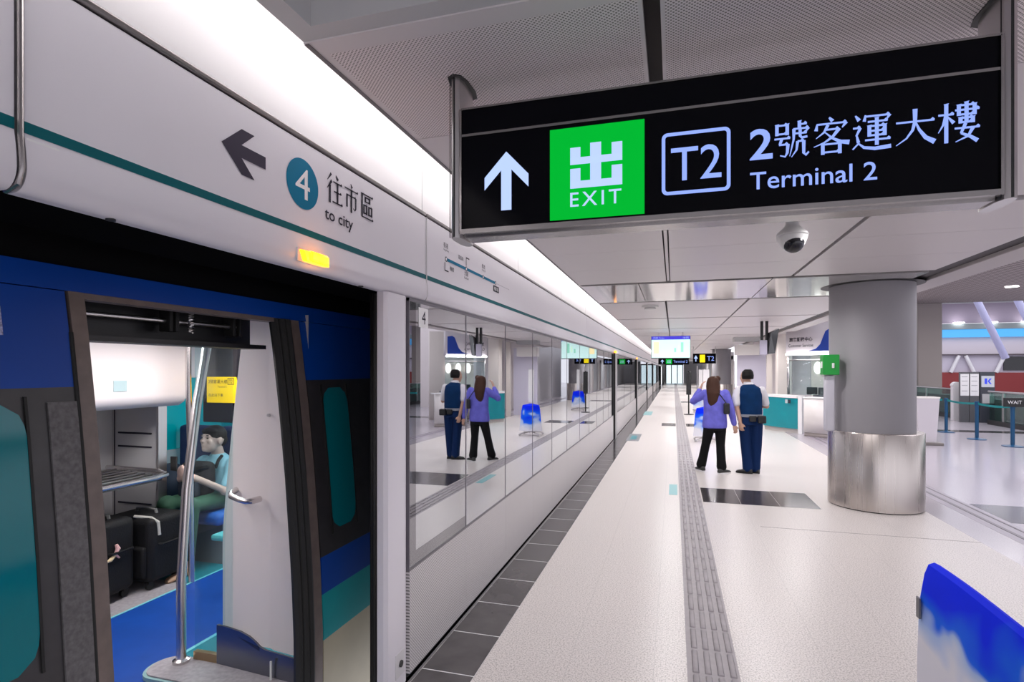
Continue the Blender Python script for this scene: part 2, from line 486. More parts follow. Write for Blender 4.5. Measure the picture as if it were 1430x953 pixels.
# tactile guide strip with raised bars
struct('trim_6', B(0.074, 0.353, -6, YF, -0.2, 0.0005), tactile_mat)
mb = MB()
y = -1.0
while y < 40:
    for i in range(4):
        x = 0.103 + i * 0.0665
        L = 0.255
        mb.prism([(x, y, 0), (x + 0.036, y, 0), (x + 0.030, y + 0.006, 0.006), (x + 0.006, y + 0.006, 0.006)], (0, L, 0))
    y += 0.285
struct('trim_7', mb, tactile_mat)
# dark stone slabs let into the floor
mb = MB()
for (xa, xb, ya, yb) in [(0.365, 1.73, 7.54, 8.44), (3.59, 9.2, 7.45, 8.37), (0.365, 1.2, 17.4, 18.3), (-0.35, 0.06, 17.4, 18.3), (3.6, 9.2, 17.9, 18.5), (0.365, 1.6, 30, 31)]:
    nx = max(1, round((xb - xa) / 0.46)); w = (xb - xa) / nx
    for i in range(nx):
        mb.box(xa + i * w + 0.002, xa + (i + 1) * w - 0.002, ya, yb, -0.03, 0.001)
struct('trim_8', mb, slab_dark)
struct('trim_9', B(0.9, 2.9, 6.52, 6.53, -0.03, 0.0008), mat('joint_dark', (0.25, 0.22, 0.22), 0.6))

# ceiling
Z = 2.76
SL = -0.087, -0.037           # narrow longitudinal slot
def ceil_strip(mat_, y0, y1, xs, z=Z, t=0.03):
    mb = MB()
    for a, b in xs: mb.box(a, b, y0, y1, z, z + t)
    return struct('ceiling', mb, mat_)
LFT, RGT = -1.155, 2.67
ceil_strip(ceil_perf, 1.62, 2.33, [(-1.11, -0.10), (-0.024, 2.66)])
ceil_strip(ceil_white, 1.545, 1.62, [(-1.155, 2.67)])
ceil_strip(ceil_white, 1.62, 2.33, [(-1.155, -1.11), (-0.10, -0.087), (-0.037, -0.024)])
ceil_strip(ceil_white, 2.335, 4.10, [(LFT, SL[0]), (SL[1], RGT)])
ceil_strip(ceil_white, 4.22, 5.05, [(LFT, SL[0]), (SL[1], 1.275), (1.31, RGT)])
ceil_strip(ceil_white, 5.056, 5.95, [(LFT, SL[0]), (SL[1], 1.275), (1.31, RGT)])
ceil_strip(ceil_white, 5.956, 6.93, [(LFT, SL[0]), (SL[1], 1.275), (1.31, RGT)])
ceil_strip(ceil_gloss, 7.07, 8.88, [(LFT, -0.42), (-0.412, 1.10), (1.112, RGT)])
y = 9.0
for i, d in enumerate((2.88, 2.85, 3.0, 3.0, 3.0, 3.0, 3.0, 4.0, 4.0, 6.0, 6.0, 8.0, 10.0)):
    ceil_strip(ceil_white, y, y + d, [(LFT, -0.13), (-0.10, 1.07), (1.10, RGT)])
    y += d + 0.12
ceil_strip(ceil_white, 4.22, 6.93, [(-0.075, -0.049)], 2.768, 0.02)
# raised recess over the near end, its sides, and the dark void above the joints
ceil_strip(ceil_grey, -4, 1.48, [(-1.08, 2.67)], 2.90)
mb = MB().box(-1.155, -1.08, -4, 1.545, 2.765, 2.93).box(-1.08, 2.67, 1.48, 1.545, 2.765, 2.93)
struct('trim_10', mb, ceil_grey)
struct('trim_11', B(-1.158, 2.67, -4, -3.9, 2.76, 2.93), ceil_grey)
struct('ceiling', B(-1.155, 2.905, 1.55, YF, 2.86, 2.9), slot_dark)
# side slot and bulkhead along the hall
struct('trim_12', B(2.67, 2.905, -4, 26, 2.80, 2.84), slot_dark)
struct('trim_13', B(2.905, 3.24, -4, 26, 2.76, 3.4, bevel=0.01), mat('bulkhead', (0.52, 0.48, 0.48), 0.45))
# cove beside the doors: sheets of white panel above the fascia, lamp tube, roof
y0 = 0.89 - 2.11 * 2
i = 0
while y0 < YF:
    mb = MB().box(-1.46, -1.425, y0 + 0.004, y0 + 2.106, 2.63, 3.06)
    struct('wall_left', mb, cove_white)
    y0 += 2.11
struct('wall_left', B(-1.50, -1.46, -4, YF, 2.55, 3.08), slot_dark)
struct('ceiling', B(-1.46, -1.155, -4, YF, 3.06, 3.10), white_paint)
struct('trim_14', B(-1.155, -1.135, -4, YF, 2.785, 3.06), white_paint)
struct('trim_25', B(-1.1545, -1.138, 1.55, YF, 2.7565, 2.7595), mat('edge_line', (0.16, 0.15, 0.155), 0.4, metal=0.5))
lampo = tag(B(-1.215, -1.165, -3.9, YF - 1, 2.99, 3.03).link('cove_light', cove_lamp), 'long white cove light running above the platform doors', 'light')

# far end of the platform
struct('wall_far', B(-1.4, -0.95, YF - 0.3, YF, 0, 2.76).box(1.2, 6, YF - 0.3, YF, 0, 2.76), mat('far_wall', (0.5, 0.5, 0.52), 0.4))
struct('wall_right', B(4.3, 4.5, 20.2, 36, 0, 3.4), mat('side_wall', (0.5, 0.48, 0.5), 0.4))
struct('wall_right', B(3.3, 3.5, 36, YF, 0, 2.76).box(3.3, 3.34, 34, 36, 0, 2.2), mat('side_cladding', (0.62, 0.58, 0.58), 0.3))

# ================================================================== PLATFORM SCREEN DOORS
def lip_profile():
    """header cross-section, (x, z)"""
    P = [(-1.405, 2.60), (-1.40, 2.595), (-1.40, 2.232)]
    for k in range(1, 9):
        a = k / 8; P.append((-1.40 + 0.009 * math.sin(a * PI / 2), 2.232 - 0.082 * a))
    for k in range(1, 11):
        a = PI / 2 * k / 10; P.append((-1.391 - 0.04 * (1 - math.cos(a)), 2.15 - 0.05 * math.sin(a)))
    return P + [(-1.455, 2.10), (-1.455, 2.60)]
units = [(-3.0, 0.872, 'white header panel with bare face beyond the dark seam at the frame edge'),
         (0.892, 3.0, 'white header panel carrying the arrow, the 4 disc and to city lettering'),
         (3.012, 9.3, 'white header panel carrying the railway line map'),
         (9.31, 21.0, 'white header panel with plain face past the line map panel'),
         (21.01, YF - 0.4, 'white header panel running to the far end of the platform')]
heads = []
for (a, b, lab) in units:
    t = thing('fascia_panel', lab, 'header panel', (-1.45, (a + b) / 2, 2.1), 'header panels above the platform doors')
    mb = MB().prism([(x, a, z) for x, z in lip_profile()], (0, b - a, 0))
    part('panel', mb, white_fascia, t)
    part('stripe', B(-1.401, -1.3985, a, b, 2.232, 2.258), teal_paint, t, 'teal stripe')
    part('top_rail', B(-1.44, -1.395, a, b, 2.603, 2.624, bevel=0.006), mat('rail_grey', (0.20, 0.18, 0.18), 0.3, metal=0.7), t, 'dark metal top rail')
    heads.append(t)
# rounded seam trims
part('seam_trim', MB().tube([(-1.397, 0.882, 2.60), (-1.396, 0.882, 2.22), (-1.39, 0.882, 2.15), (-1.40, 0.88, 2.115), (-1.44, 0.88, 2.10)], 0.006, 8), alu_dark, heads[1])
part('seam_trim', MB().tube([(-1.3985, 3.006, 2.60), (-1.398, 3.006, 2.22), (-1.391, 3.006, 2.15), (-1.40, 3.006, 2.117), (-1.44, 3.006, 2.10)], 0.0035, 8), lip_grey, heads[1])
part('maker_plate', B(-1.3985, -1.3975, 0.895, 0.965, 2.205, 2.222), white_paint, heads[1])
for yy in (1.12, 2.35):
    part('sensor', MB().cyl((-1.436, yy, 2.104), (-1.436, yy, 2.096), 0.012), black, heads[1])
# arrow, disc and lettering
F = SIDE(-1.3985, 0, 0)
h = heads[1]
shape('arrow_mark', [[(1.458, 2.436), (1.545, 2.512), (1.605, 2.512), (1.545, 2.458), (1.538, 2.451)],
                     [(1.458, 2.436), (1.538, 2.451), (1.545, 2.458), (1.66, 2.458), (1.66, 2.414), (1.545, 2.414), (1.538, 2.421)],
                     [(1.458, 2.436), (1.538, 2.421), (1.545, 2.414), (1.605, 2.358), (1.545, 2.358)]], F, ink_grey, h)
shape('number_disc', [[(1.868 + 0.098 * math.cos(2 * PI * k / 48), 2.430 + 0.098 * math.sin(2 * PI * k / 48)) for k in range(48)]], F, disc_teal, h)
letters('number', '4', SIDE(-1.3985, 1.822, 2.372), 0.088, 0.120, white_paint, h, 0.0)
glyphs('lettering', [('wang', 2.022, 2.412, 0.118, 0.125), ('shi', 2.150, 2.412, 0.118, 0.125), ('qu', 2.282, 2.412, 0.120, 0.122)], SIDE(-1.3978, 0, 0), ink, h, 1.15)
letters('lettering', 'to city', SIDE(-1.3985, 2.010, 2.317), 0.212, 0.062, ink, h, 0.012)
# line map
h = heads[2]
shape('line_map', [[(3.30, 2.398), (4.33, 2.398), (4.33, 2.418), (3.30, 2.418)]], F, disc_teal, h)
def ringpts(cy, cz, r, n=16): return [(cy + r * math.cos(2 * PI * k / n), cz + r * math.sin(2 * PI * k / n)) for k in range(n)]
for yy in (3.30, 3.66, 4.02, 4.33):
    shape('station_mark', [ringpts(yy, 2.408, 0.017)], F, ink, h, 0.0004)
    shape('station_dot', [ringpts(yy, 2.408, 0.011)], F, white_paint, h, 0.0008)
for (yy, zz, zh, en) in [(3.255, 2.455, '\u9999\u6e2f', 'Hong Kong'), (3.62, 2.335, '\u4e5d\u9f8d', 'Kowloon'), (3.99, 2.45, '\u9752\u8863', 'Tsing Yi')]:
    letters('station_name', zh, SIDE(-1.3985, yy, zz + 0.022), 0.075, 0.034, ink, h)
    letters('station_name', en, SIDE(-1.3985, yy, zz), 0.085, 0.016, ink, h)
for st_ in ([(3.275, 2.33), (3.34, 2.33), (3.34, 2.338), (3.285, 2.338), (3.285, 2.385), (3.275, 2.385)], [(3.655, 2.43), (3.663, 2.43), (3.663, 2.482), (3.72, 2.482), (3.72, 2.49), (3.655, 2.49)]):
    shape('map_stub', [st_], F, ink, h)
letters('station_name', '\u6a5f\u9435', SIDE(-1.3985, 3.36, 2.345), 0.07, 0.03, ink, h)
letters('station_name', '\u8354\u679d\u89d2', SIDE(-1.3985, 3.51, 2.452), 0.09, 0.028, ink, h)
shape('airport_block', [[(4.27, 2.335), (4.42, 2.335), (4.42, 2.385), (4.27, 2.385)]], F, ink, h)
letters('station_name', '\u6a5f\u5834', SIDE(-1.3975, 4.285, 2.343), 0.115, 0.034, white_paint, h)
shape('line_map', [[(4.35, 2.405), (4.72, 2.405), (4.72, 2.410), (4.35, 2.410)]], F, mat('map_grey', (0.45, 0.43, 0.48), 0.5), h)
# amber lamp under the header lip
t = thing('door_warning_lamp', 'lit amber warning lamp on the lip of the white header', 'lamp', (-1.40, 1.91, 2.13))
part('lens', MB().prism([(-1.388, 1.83, 2.165), (-1.388, 1.99, 2.165), (-1.388, 1.99, 2.125), (-1.388, 1.85, 2.125)], (0.02, 0.005, -0.003)).box(-1.389, -1.36, 1.87, 1.985, 2.125, 2.168, bevel=0.01), amber, t)
part('base', B(-1.391, -1.387, 1.82, 2.0, 2.12, 2.172), lip_grey, t)
lp = bpy.data.lights.new('amber_glow', 'POINT'); lp.energy = 0.35; lp.color = (1, 0.35, 0.03); lp.shadow_soft_size = 0.03
lo = bpy.data.objects.new('amber_glow', lp); lo.location = (-1.34, 1.92, 2.13); COL.objects.link(lo)

# white end post of the open doorway
t = thing('door_post', 'white rounded post at the edge of the open doorway', 'post', (-1.46, 2.66, 0))
part('post', MB().prism([(-1.455, 2.535, 0), (-1.42, 2.535, 0), (-1.40, 2.55, 0), (-1.397, 2.60, 0), (-1.397, 2.72, 0), (-1.405, 2.755, 0), (-1.43, 2.78, 0), (-1.455, 2.78, 0)], (0, 0, 2.099)), white_fascia, t)
part('lock_plate', B(-1.398, -1.3945, 2.62, 2.72, 0.07, 0.20, bevel=0.002), lip_grey, t)
part('lock_cylinder', MB().cyl((-1.396, 2.675, 0.135), (-1.388, 2.675, 0.135), 0.018), mat('lock_dark', (0.1, 0.1, 0.1), 0.3, metal=0.9), t, 'dark round lock')
t2 = thing('sliding_door', 'open platform door with black rubber edge behind the white post', 'door', (-1.55, 2.6, 0))
part('rubber_edge', MB().tube([(-1.488, 2.545, 0.0), (-1.488, 2.545, 2.09)], 0.012, 10).tube([(-1.470, 2.535, 0.0), (-1.470, 2.535, 2.09)], 0.012, 10), black_rubber, t2)
part('frame', B(-1.50, -1.458, 2.55, 2.75, 0, 2.09, bevel=0.006), black, t2)
# fixed glass panels: one thing each
def glass_panel(a, b, lab, frit=False):
    t = thing('screen_panel', lab, 'glass panel', (-1.44, a, 0), 'glass panels along the platform edge')
    part('pane', B(-1.412, -1.402, a + 0.004, b - 0.004, 0.60, 2.097), psd_glass, t)
    mb = MB().box(-1.46, -1.398, a, b, 0.585, 0.60).box(-1.45, -1.400, a, a + 0.007, 0.6, 2.098).box(-1.45, -1.400, b - 0.007, b, 0.6, 2.098).box(-1.45, -1.399, a, b, 2.080, 2.098)
    part('frame', mb, mat('mullion_grey', (0.17, 0.16, 0.18), 0.4, metal=0.5), t)
    part('kick_plate', B(-1.46, -1.398, a + 0.001, b - 0.001, 0.02, 0.585), kick_perf, t, 'perforated white metal kick plate')
    part('base_gap', B(-1.46, -1.41, a, b, 0.0, 0.02), black, t)
    if frit:
        part('frit_border', B(-1.4018, -1.4012, a + 0.007, a + 0.085, 0.6, 2.08).box(-1.4018, -1.4012, a + 0.085, b - 0.007, 0.6, 0.675), glass('frit_grey', 0.42, (0.10, 0.10, 0.11), (0.8, 0.8, 0.84)), t, 'grey tinted border of the glass')
    return t
ordn = ['first', 'second', 'third', 'fourth', 'fifth', 'sixth', 'seventh', 'eighth', 'ninth', 'tenth', 'eleventh', 'twelfth', 'thirteenth', 'fourteenth', 'fifteenth', 'sixteenth']
y0 = 2.785
edges = [2.785, 3.66, 4.615, 5.585, 6.54, 7.52, 8.6, 9.6, 10.6, 11.6, 12.6, 13.6]
for i in range(len(edges) - 1):
    lab = 'glass screen panel next to the white post, with the number 4 sticker' if i == 0 else '%s glass screen panel counted from the white post' % ordn[i]
    glass_panel(edges[i], edges[i + 1], lab, i == 0)
# frosted border inside the second pane's height is the reflected column; number sticker
st = tag(B(-1.4010, -1.4000, 2.905, 3.03, 1.945, 2.058).link('number_sticker', white_paint), 'small white sticker reading 4 at the top of the glass', 'sticker')
letters('digit', '4', SIDE(-1.3998, 2.945, 1.965), 0.05, 0.075, ink, st)
# door bays further along, black door edge + grey post, then glass
yy = 13.62
for i, L in enumerate((8.4, 9.0, 9.0, 9.0, 9.0)):
    t = thing('door_edge_post', '%s black and grey doorway post beyond the near glass' % ordn[i], 'post', (-1.42, yy, 0), 'doorway posts far along the platform')
    part('door_edge', B(-1.46, -1.36, yy, yy + 0.10, 0, 2.10), black_rubber, t)
    part('post', B(-1.46, -1.36, yy + 0.10, yy + 0.55, 0, 2.10, bevel=0.02), mat('post_grey', (0.32, 0.31, 0.32), 0.4), t)
    n = 3
    for k in range(n):
        a = yy + 0.56 + (L - 0.6) * k / n; b = yy + 0.56 + (L - 0.6) * (k + 1) / n
        glass_panel(a, b, '%s glass screen panel after the %s dark doorway post' % (ordn[k], ordn[i]))
    yy += L
for i, yl in enumerate((13.9, 22.3)):
    tag(B(-1.390, -1.36, yl - 0.15, yl + 0.15, 2.115, 2.165, bevel=0.01).link('door_warning_lamp', amber), '%s lit amber lamp above the dark doorway post down the platform' % ordn[i], 'lamp', 'far amber door lamps')
# track side darkness
struct('header_shade_box', B(-1.74, -1.457, -3, YF - 0.5, 2.10, 2.54), dark_void)  # dark box added behind the header to deepen the shade over the train
struct('wall_track', B(-6.2, -6.0, -5, YF, -1.2, 4.0), dark_void)
struct('ceiling', B(-6.2, -1.46, -5, YF, 3.1, 3.2), dark_void)
struct('floor', B(-6.2, -1.62, -5, YF, -1.3, -1.2), dark_void)
struct('wall_end', B(-6.2, -1.5, YF - 0.5, YF, -1.2, 3.1).box(-6.2, -1.5, -5, -4.9, -1.2, 3.1), dark_void)

# ================================================================== TRAIN
CAR = thing('train_car', 'blue and teal train standing with its door open', 'train', (-3.2, 2.0, 0))
PROF = [(-0.45, -1.78), (0.0, -1.748), (0.35, -1.747), (0.70, -1.762), (1.16, -1.797), (1.5, -1.832), (1.83, -1.875), (2.02, -1.905), (2.2, -1.95), (2.4, -2.05), (2.55, -2.25)]
def xb(z):
    for (z0, x0), (z1, x1) in zip(PROF, PROF[1:]):
        if z <= z1: return x0 + (x1 - x0) * (z - z0) / (z1 - z0)
    return PROF[-1][1]
def skin(mb, y0, y1, z0, z1, off, thick=0.03, n=8):
    """piece of the curved body side between two heights"""
    zs = sorted({z0, z1, *[z for z, _ in PROF if z0 < z < z1]})
    ring = [(xb(z) + off, z) for z in zs] + [(xb(z) + off - thick, z) for z in reversed(zs)]
    a = [mb.bm.verts.new((x, y0, z)) for x, z in ring]
    b = [mb.bm.verts.new((x, y1, z)) for x, z in ring]
    m = len(ring)
    mb._face(a[::-1]); mb._face(b)
    for i in range(m): mb._face([a[i], a[(i + 1) % m], b[(i + 1) % m], b[i]], True)
    return mb
OY0, OY1, OZ = 1.375, 2.30, 1.965          # doorway
def S(y0, y1, z0, z1, off, thick=0.03): return skin(MB(), y0, y1, z0, z1, off, thick)
bodies = [(-3.0, 1.36), (2.44, 16.0)]
mb = MB()
for a, b in bodies: skin(mb, a, b, 1.645, 1.96, -0.03)
skin(mb, -3.0, 16.0, 1.955, 2.035, 0.018, 0.06)
part('body_side', mb, blue_train, CAR)
part('shaded_roof', skin(MB(), -3.0, 16.0, 2.036, 2.55, -0.005), mat('roof_shade', (0.005, 0.005, 0.006), 0.8, spec=0.1), CAR, 'roof edge blackened as shade under the header')  # black colour stands in for the shade under the platform header
mb = MB()
for a, b in bodies: skin(mb, a, b, 0.725, 1.645, -0.03)
part('window_band', mb, grey_train, CAR, 'dark grey window band')
mb = MB()
for a, b in bodies: skin(mb, a, b, 0.535, 0.725, -0.03)
part('waist_band', mb, blue_train, CAR)
mb = MB()
for a, b in bodies: skin(mb, a, b, 0.30, 0.535, -0.03)
part('waist_band', mb, teal_train, CAR, 'teal band')
mb = MB()
for a, b in bodies: skin(mb, a, b, -0.45, 0.30, -0.03)
part('skirt', mb, beige_train, CAR, 'beige lower body')
# row of body windows behind the platform glass
for i in range(6):
    a = 4.2 + i * 2.0
    part('window', S(a, a + 1.5, 0.85, 1.55, -0.022), teal_window, CAR)
# door leaves slid open outside the body
def leaf(y0, y1, wy0, wy1, edge):
    d = part('door_leaf', S(y0, y1, 1.645, 1.952, 0.012, 0.04), blue_train, CAR, 'open sliding door leaf')
    part('window_surround', S(y0, y1, 0.725, 1.645, 0.012, 0.04), mat('surround_dark', (0.028, 0.026, 0.028), 0.4, var=0.2, vscale=14), d)
    part('blue_band', S(y0, y1, 0.535, 0.725, 0.012, 0.04), blue_train, d)
    part('teal_band', S(y0, y1, 0.30, 0.535, 0.012, 0.04), teal_train, d)
    part('lower_panel', S(y0, y1, -0.3, 0.30, 0.012, 0.04), beige_train, d)
    z0, z1, r = 0.84, 1.60, 0.10
    zs = [z0 + (z1 - z0) * k / 24 for k in range(25)]
    mb = MB(); L = []; R = []
    for z in zs:
        e = min(z - z0, z1 - z)
        c = 0 if e >= r else r - math.sqrt(max(0, r * r - (r - e) ** 2))
        L.append(mb.bm.verts.new((xb(z) + 0.016, wy0 + c * 0.6, z))); R.append(mb.bm.verts.new((xb(z) + 0.016, wy1 - c * 0.6, z)))
    for i in range(24): mb._face([L[i], R[i], R[i + 1], L[i + 1]], True)
    part('window', mb, teal_window, d, 'teal tinted window')
    part('window_seal', S(wy0 - 0.008, wy0, z0 - 0.02, z1 + 0.02, 0.018, 0.02), black_rubber, d)
    part('window_seal', S(wy1, wy1 + 0.008, z0 - 0.02, z1 + 0.02, 0.018, 0.02), black_rubber, d)
    return d
dl = leaf(0.20, 1.315, 0.42, 1.165, 1)
part('edge_strip', S(1.228, 1.314, 0.02, 1.60, 0.018, 0.02), scuffed, dl, 'scuffed grey edge strip')
part('scuff_patch', S(1.04, 1.13, 1.80, 1.885, 0.0135, 0.002), mat('paint_wear', (0.30, 0.30, 0.48), 0.6, var=0.5, vscale=160), dl, 'worn pale patch in the paint')
dr = leaf(2.485, 3.55, 2.60, 2.83, 0)
# doorway surround
mb = MB()
skin(mb, 1.325, OY0, -0.05, 1.955, 0.014, 0.06)
skin(mb, 2.41, 2.475, -0.05, 1.955, 0.014, 0.06)
skin(mb, 1.375, 2.41, 1.935, 1.955, 0.010, 0.06)
part('door_frame', mb, bronze_train, CAR, 'brown metal door frame')
mb = MB()
for k, (a, o) in enumerate(((2.31, -0.005), (2.345, 0.006), (2.375, 0.012))):
    ring = [(xb(z) + o, a, z) for z in [i * 0.13 for i in range(16)]]
    mb.tube(ring, 0.024, 8)
part('door_seal', mb, black_rubber, CAR, 'black rubber door seal')
part('door_seal', MB().tube([(xb(z) + 0.012, 1.320, z) for z in [i * 0.13 for i in range(15)]], 0.007, 8), black_rubber, CAR)
# header with the door gear
hd = part('door_header', B(-2.16, -2.12, OY0 + 0.005, 2.40, 1.82, 2.03).box(-2.14, -1.96, OY0 + 0.005, 2.40, 1.985, 2.03).box(-2.16, -2.02, OY0 + 0.005, 2.40, 1.805, 1.825), black, CAR, 'black door gear housing')
part('guide_rail', MB().cyl((-2.05, OY0, 1.905), (-2.05, 2.25, 1.905), 0.010, 12), alu, hd, 'silver guide rail')
for a in (1.83, 1.86, 2.18, 2.22): part('hanger_bracket', B(-2.08, -2.02, a, a + 0.018, 1.86, 1.95, bevel=0.004), black_rubber, hd)
part('spring', MB().tube([(-2.02 + 0.010 * math.cos(k * 1.2), 1.935 + 0.010 * math.sin(k * 1.2), 1.86 + k * 0.0022) for k in range(48)], 0.003, 6), alu, hd)
for a in (1.70, 1.90, 1.97): part('sensor', MB().ell((-1.98, a, 1.985), 0.02, 0.02, 0.01), alu, hd)
# floor, walls, ceiling of the saloon
part('saloon_floor', B(-3.68, -1.76, -2.9, 12, -0.12, 0.0), train_floor_blue, CAR, 'blue saloon floor')
part('saloon_floor', B(-2.81, -1.86, 2.52, 12, -0.02, 0.004), train_floor_teal, CAR, 'teal floor strip')
part('saloon_floor', B(-4.75, -3.68, -2.9, 3.52, -0.12, 0.002), train_floor_grey, CAR, 'grey luggage bay floor')
part('saloon_floor', B(-4.75, -3.68, 3.52, 12, -0.12, 0.002), train_floor_teal, CAR, 'teal floor under the seats')
mb = MB().box(-3.70, -3.68, -2.9, 12, 0.0, 0.004).box(-2.825, -2.80, 2.52, 12, 0.0, 0.006)
part('floor_edging', mb, edge_cyan, CAR, 'pale cyan floor edging')
part('far_wall', B(-4.80, -4.72, -2.9, 12, 0.0, 2.1), train_white, CAR)
part('far_window', B(-4.72, -4.70, 4.2, 11.5, 0.92, 1.62, bevel=0.005), mat('interior_teal', (0.0, 0.30, 0.34), 0.15, emit=(0.0, 0.30, 0.34), es=0.12), CAR, 'teal lit window')
part('saloon_ceiling', B(-4.8, -1.95, -2.9, 12, 1.99, 2.03), train_white, CAR)
part('saloon_ceiling', B(-4.74, -3.86, -2.9, 3.66, 1.93, 1.985), train_white, CAR)
for a in (0.4, 2.6, 4.8, 7.0, 9.2):
    part('ceiling_lamp', B(-3.35, -3.05, a, a + 1.8, 1.975, 1.99), mat('saloon_lamp', (1, 1, 1), 0.4, emit=(1, 0.97, 0.97), es=5), CAR)
for (a, x) in ((3.05, -3.7), (3.38, -3.6)):
    part('ceiling_camera', MB().ell((x, a, 1.975), 0.055, 0.055, 0.035), black, CAR)
part('downlight', MB().cyl((-3.9, 2.62, 1.934), (-3.9, 2.62, 1.925), 0.03), lamp_white, CAR)
part('end_wall', B(-4.75, -1.9, 11.9, 12.0, 0, 2.0), train_white, CAR)
part('saloon_wall', B(-1.97, -1.93, 2.75, 12, 0, 2.0).box(-1.97, -1.93, -2.9, 1.25, 0, 2.0), train_white, CAR)
# luggage bay
mb = MB()
mb.prism([(-3.86, 1.2, 1.50), (-3.86, 1.2, 1.92), (-4.72, 1.2, 1.95), (-4.72, 1.2, 1.40), (-4.05, 1.2, 1.40), (-3.95, 1.2, 1.405), (-3.89, 1.2, 1.44)], (0, 2.46, 0))
lk = part('overhead_locker', mb, train_white, CAR)
part('notice', B(-3.862, -3.856, 3.03, 3.13, 1.54, 1.62), mat('notice_pale', (0.38, 0.50, 0.52), 0.4), lk, 'small pale notice')
bw = part('bay_wall', B(-4.72, -4.15, 3.665, 3.71, 0.0, 1.93).box(-4.72, -4.68, 1.2, 3.665, 0, 1.40), train_wallgrey, CAR, 'grey luggage bay wall')
part('wall_joint', B(-4.655, -4.648, 3.660, 3.667, 0.05, 1.40), ink, bw)
part('wall_trim', B(-4.165, -4.14, 3.64, 3.72, 0, 1.93), alu, bw)
for z in (0.55, 1.035, 1.15):
    part('vent_slot', B(-4.61, -4.24, 3.660, 3.667, z, z + 0.014), ink, bw)
for z in (0.7, 0.95, 1.05, 1.15):
    part('vent_slot', B(-4.682, -4.676, 3.2, 3.5, z, z + 0.014), ink, bw)
rk = part('luggage_rack', MB().tube([(-4.68, 3.62, 0.86), (-4.10, 3.60, 0.86), (-3.90, 3.50, 0.86), (-3.85, 3.36, 0.86), (-3.85, 3.1, 0.86), (-3.85, 1.3, 0.86)], 0.020, 10), chrome, CAR, 'steel tube luggage rack')
for i in range(7):
    part('rack_bar', MB().cyl((-3.93 - i * 0.1, 1.3, 0.855), (-3.93 - i * 0.1, 3.46 + 0.02 * i, 0.855), 0.011, 8), alu, rk)
part('rack_shelf', B(-4.67, -3.9, 1.3, 3.46, 0.82, 0.835), mat('rack_under', (0.06, 0.06, 0.06), 0.5), rk)
# grab poles
part('grab_pole', MB().tube([(-2.70, 2.52, 0.0), (-2.71, 2.53, 0.5), (-2.72, 2.575, 1.0), (-2.72, 2.65, 1.5), (-2.72, 2.73, 1.88), (-2.72, 2.74, 1.99)], 0.026, 14), chrome, CAR)
part('pole_foot', MB().lathe([(0.045, 0.03), (0.045, 0.045), (0.028, 0.055), (0.024, 0.09)], (-2.70, 2.52, 0)), chrome, CAR)
part('grab_pole', MB().tube([(-3.70, 3.55, 0.0), (-3.70, 3.54, 1.0), (-3.68, 3.50, 1.6), (-3.66, 3.48, 1.99)], 0.022, 14), chrome, CAR)
part('pole_hub', MB().ell((-2.72, 2.75, 1.98), 0.09, 0.09, 0.02), chrome, CAR)
# draught screen: raised kerb, glass, white inner panel with grab handle
mb = MB()
out = [(-2.74 + 0.09 * math.cos(a), 2.47 + 0.11 * math.sin(a), 0) for a in [PI / 2 + PI * k / 10 for k in range(11)]]
mb.prism([(-1.86, 2.58, 0)] + out + [(-1.86, 2.36, 0)], (0, 0, 0.030))
kb = part('kerb', mb, train_floor_grey, CAR, 'grey rounded kerb')
mb = MB()
o2 = [(-2.745 + 0.105 * math.cos(a), 2.47 + 0.125 * math.sin(a), 0) for a in [PI / 2 + PI * k / 10 for k in range(11)]]
mb.prism([(-1.86, 2.585, 0)] + o2 + [(-1.86, 2.345, 0)], (0, 0, 0.022))
part('kerb_edge', mb, mat('kerb_teal', (0.25, 0.42, 0.42), 0.5), kb)
part('glass_screen', B(-2.66, -2.40, 2.575, 2.585, 0.06, 1.95), clear_glass, CAR)
part('screen_shoe', B(-2.66, -2.44, 2.565, 2.595, 0.03, 0.075), mat('brass_shoe', (0.35, 0.25, 0.15), 0.35, metal=0.8), CAR)
wp = MB()
prof = []
for k in range(17):
    z = 0.16 + (1.99 - 0.16) * k / 16
    prof.append(z)
Lx = lambda z: -2.485 + 0.15 * max(0.0, (z - 0.75) / 1.24) ** 1.2
mbp = MB()
rows = []
for z in prof:
    xs = [(Lx(z), 2.60), (Lx(z) + 0.03, 2.585), (-2.16, 2.575), (-2.13, 2.572), (-2.10, 2.56), (-1.86, 2.53)]
    rows.append([(x, y, z) for x, y in xs])
for i in range(len(rows) - 1):
    pass
V = [[mbp.bm.verts.new(p) for p in r] for r in rows]
for i in range(len(V) - 1):
    for k in range(len(V[0]) - 1): mbp._face([V[i][k], V[i][k + 1], V[i + 1][k + 1], V[i + 1][k]], True)
bmesh.ops.solidify(mbp.bm, geom=mbp.bm.faces[:], thickness=0.03)
pw = part('inner_panel', mbp, train_white, CAR, 'white door pillar panel')
mb = MB()
kp = [(-2.492, 0.03), (-2.492, 0.25), (-2.42, 0.245), (-2.33, 0.232), (-2.27, 0.212), (-2.225, 0.185), (-2.20, 0.165), (-2.15, 0.162), (-1.83, 0.155), (-1.83, 0.03)]
mb.prism([(x, 2.562 if x < -2.19 else (2.545 if x < -2.0 else 2.505), z) for x, z in kp], (0, 0.012, 0))
part('kick_plate', mb, brushed('kick_steel', (0.20, 0.21, 0.25), 0.25, 'x'), pw, 'steel kick plate')
part('kick_seam', B(-2.085, -2.075, 2.505, 2.512, 0.03, 0.13), white_paint, pw)
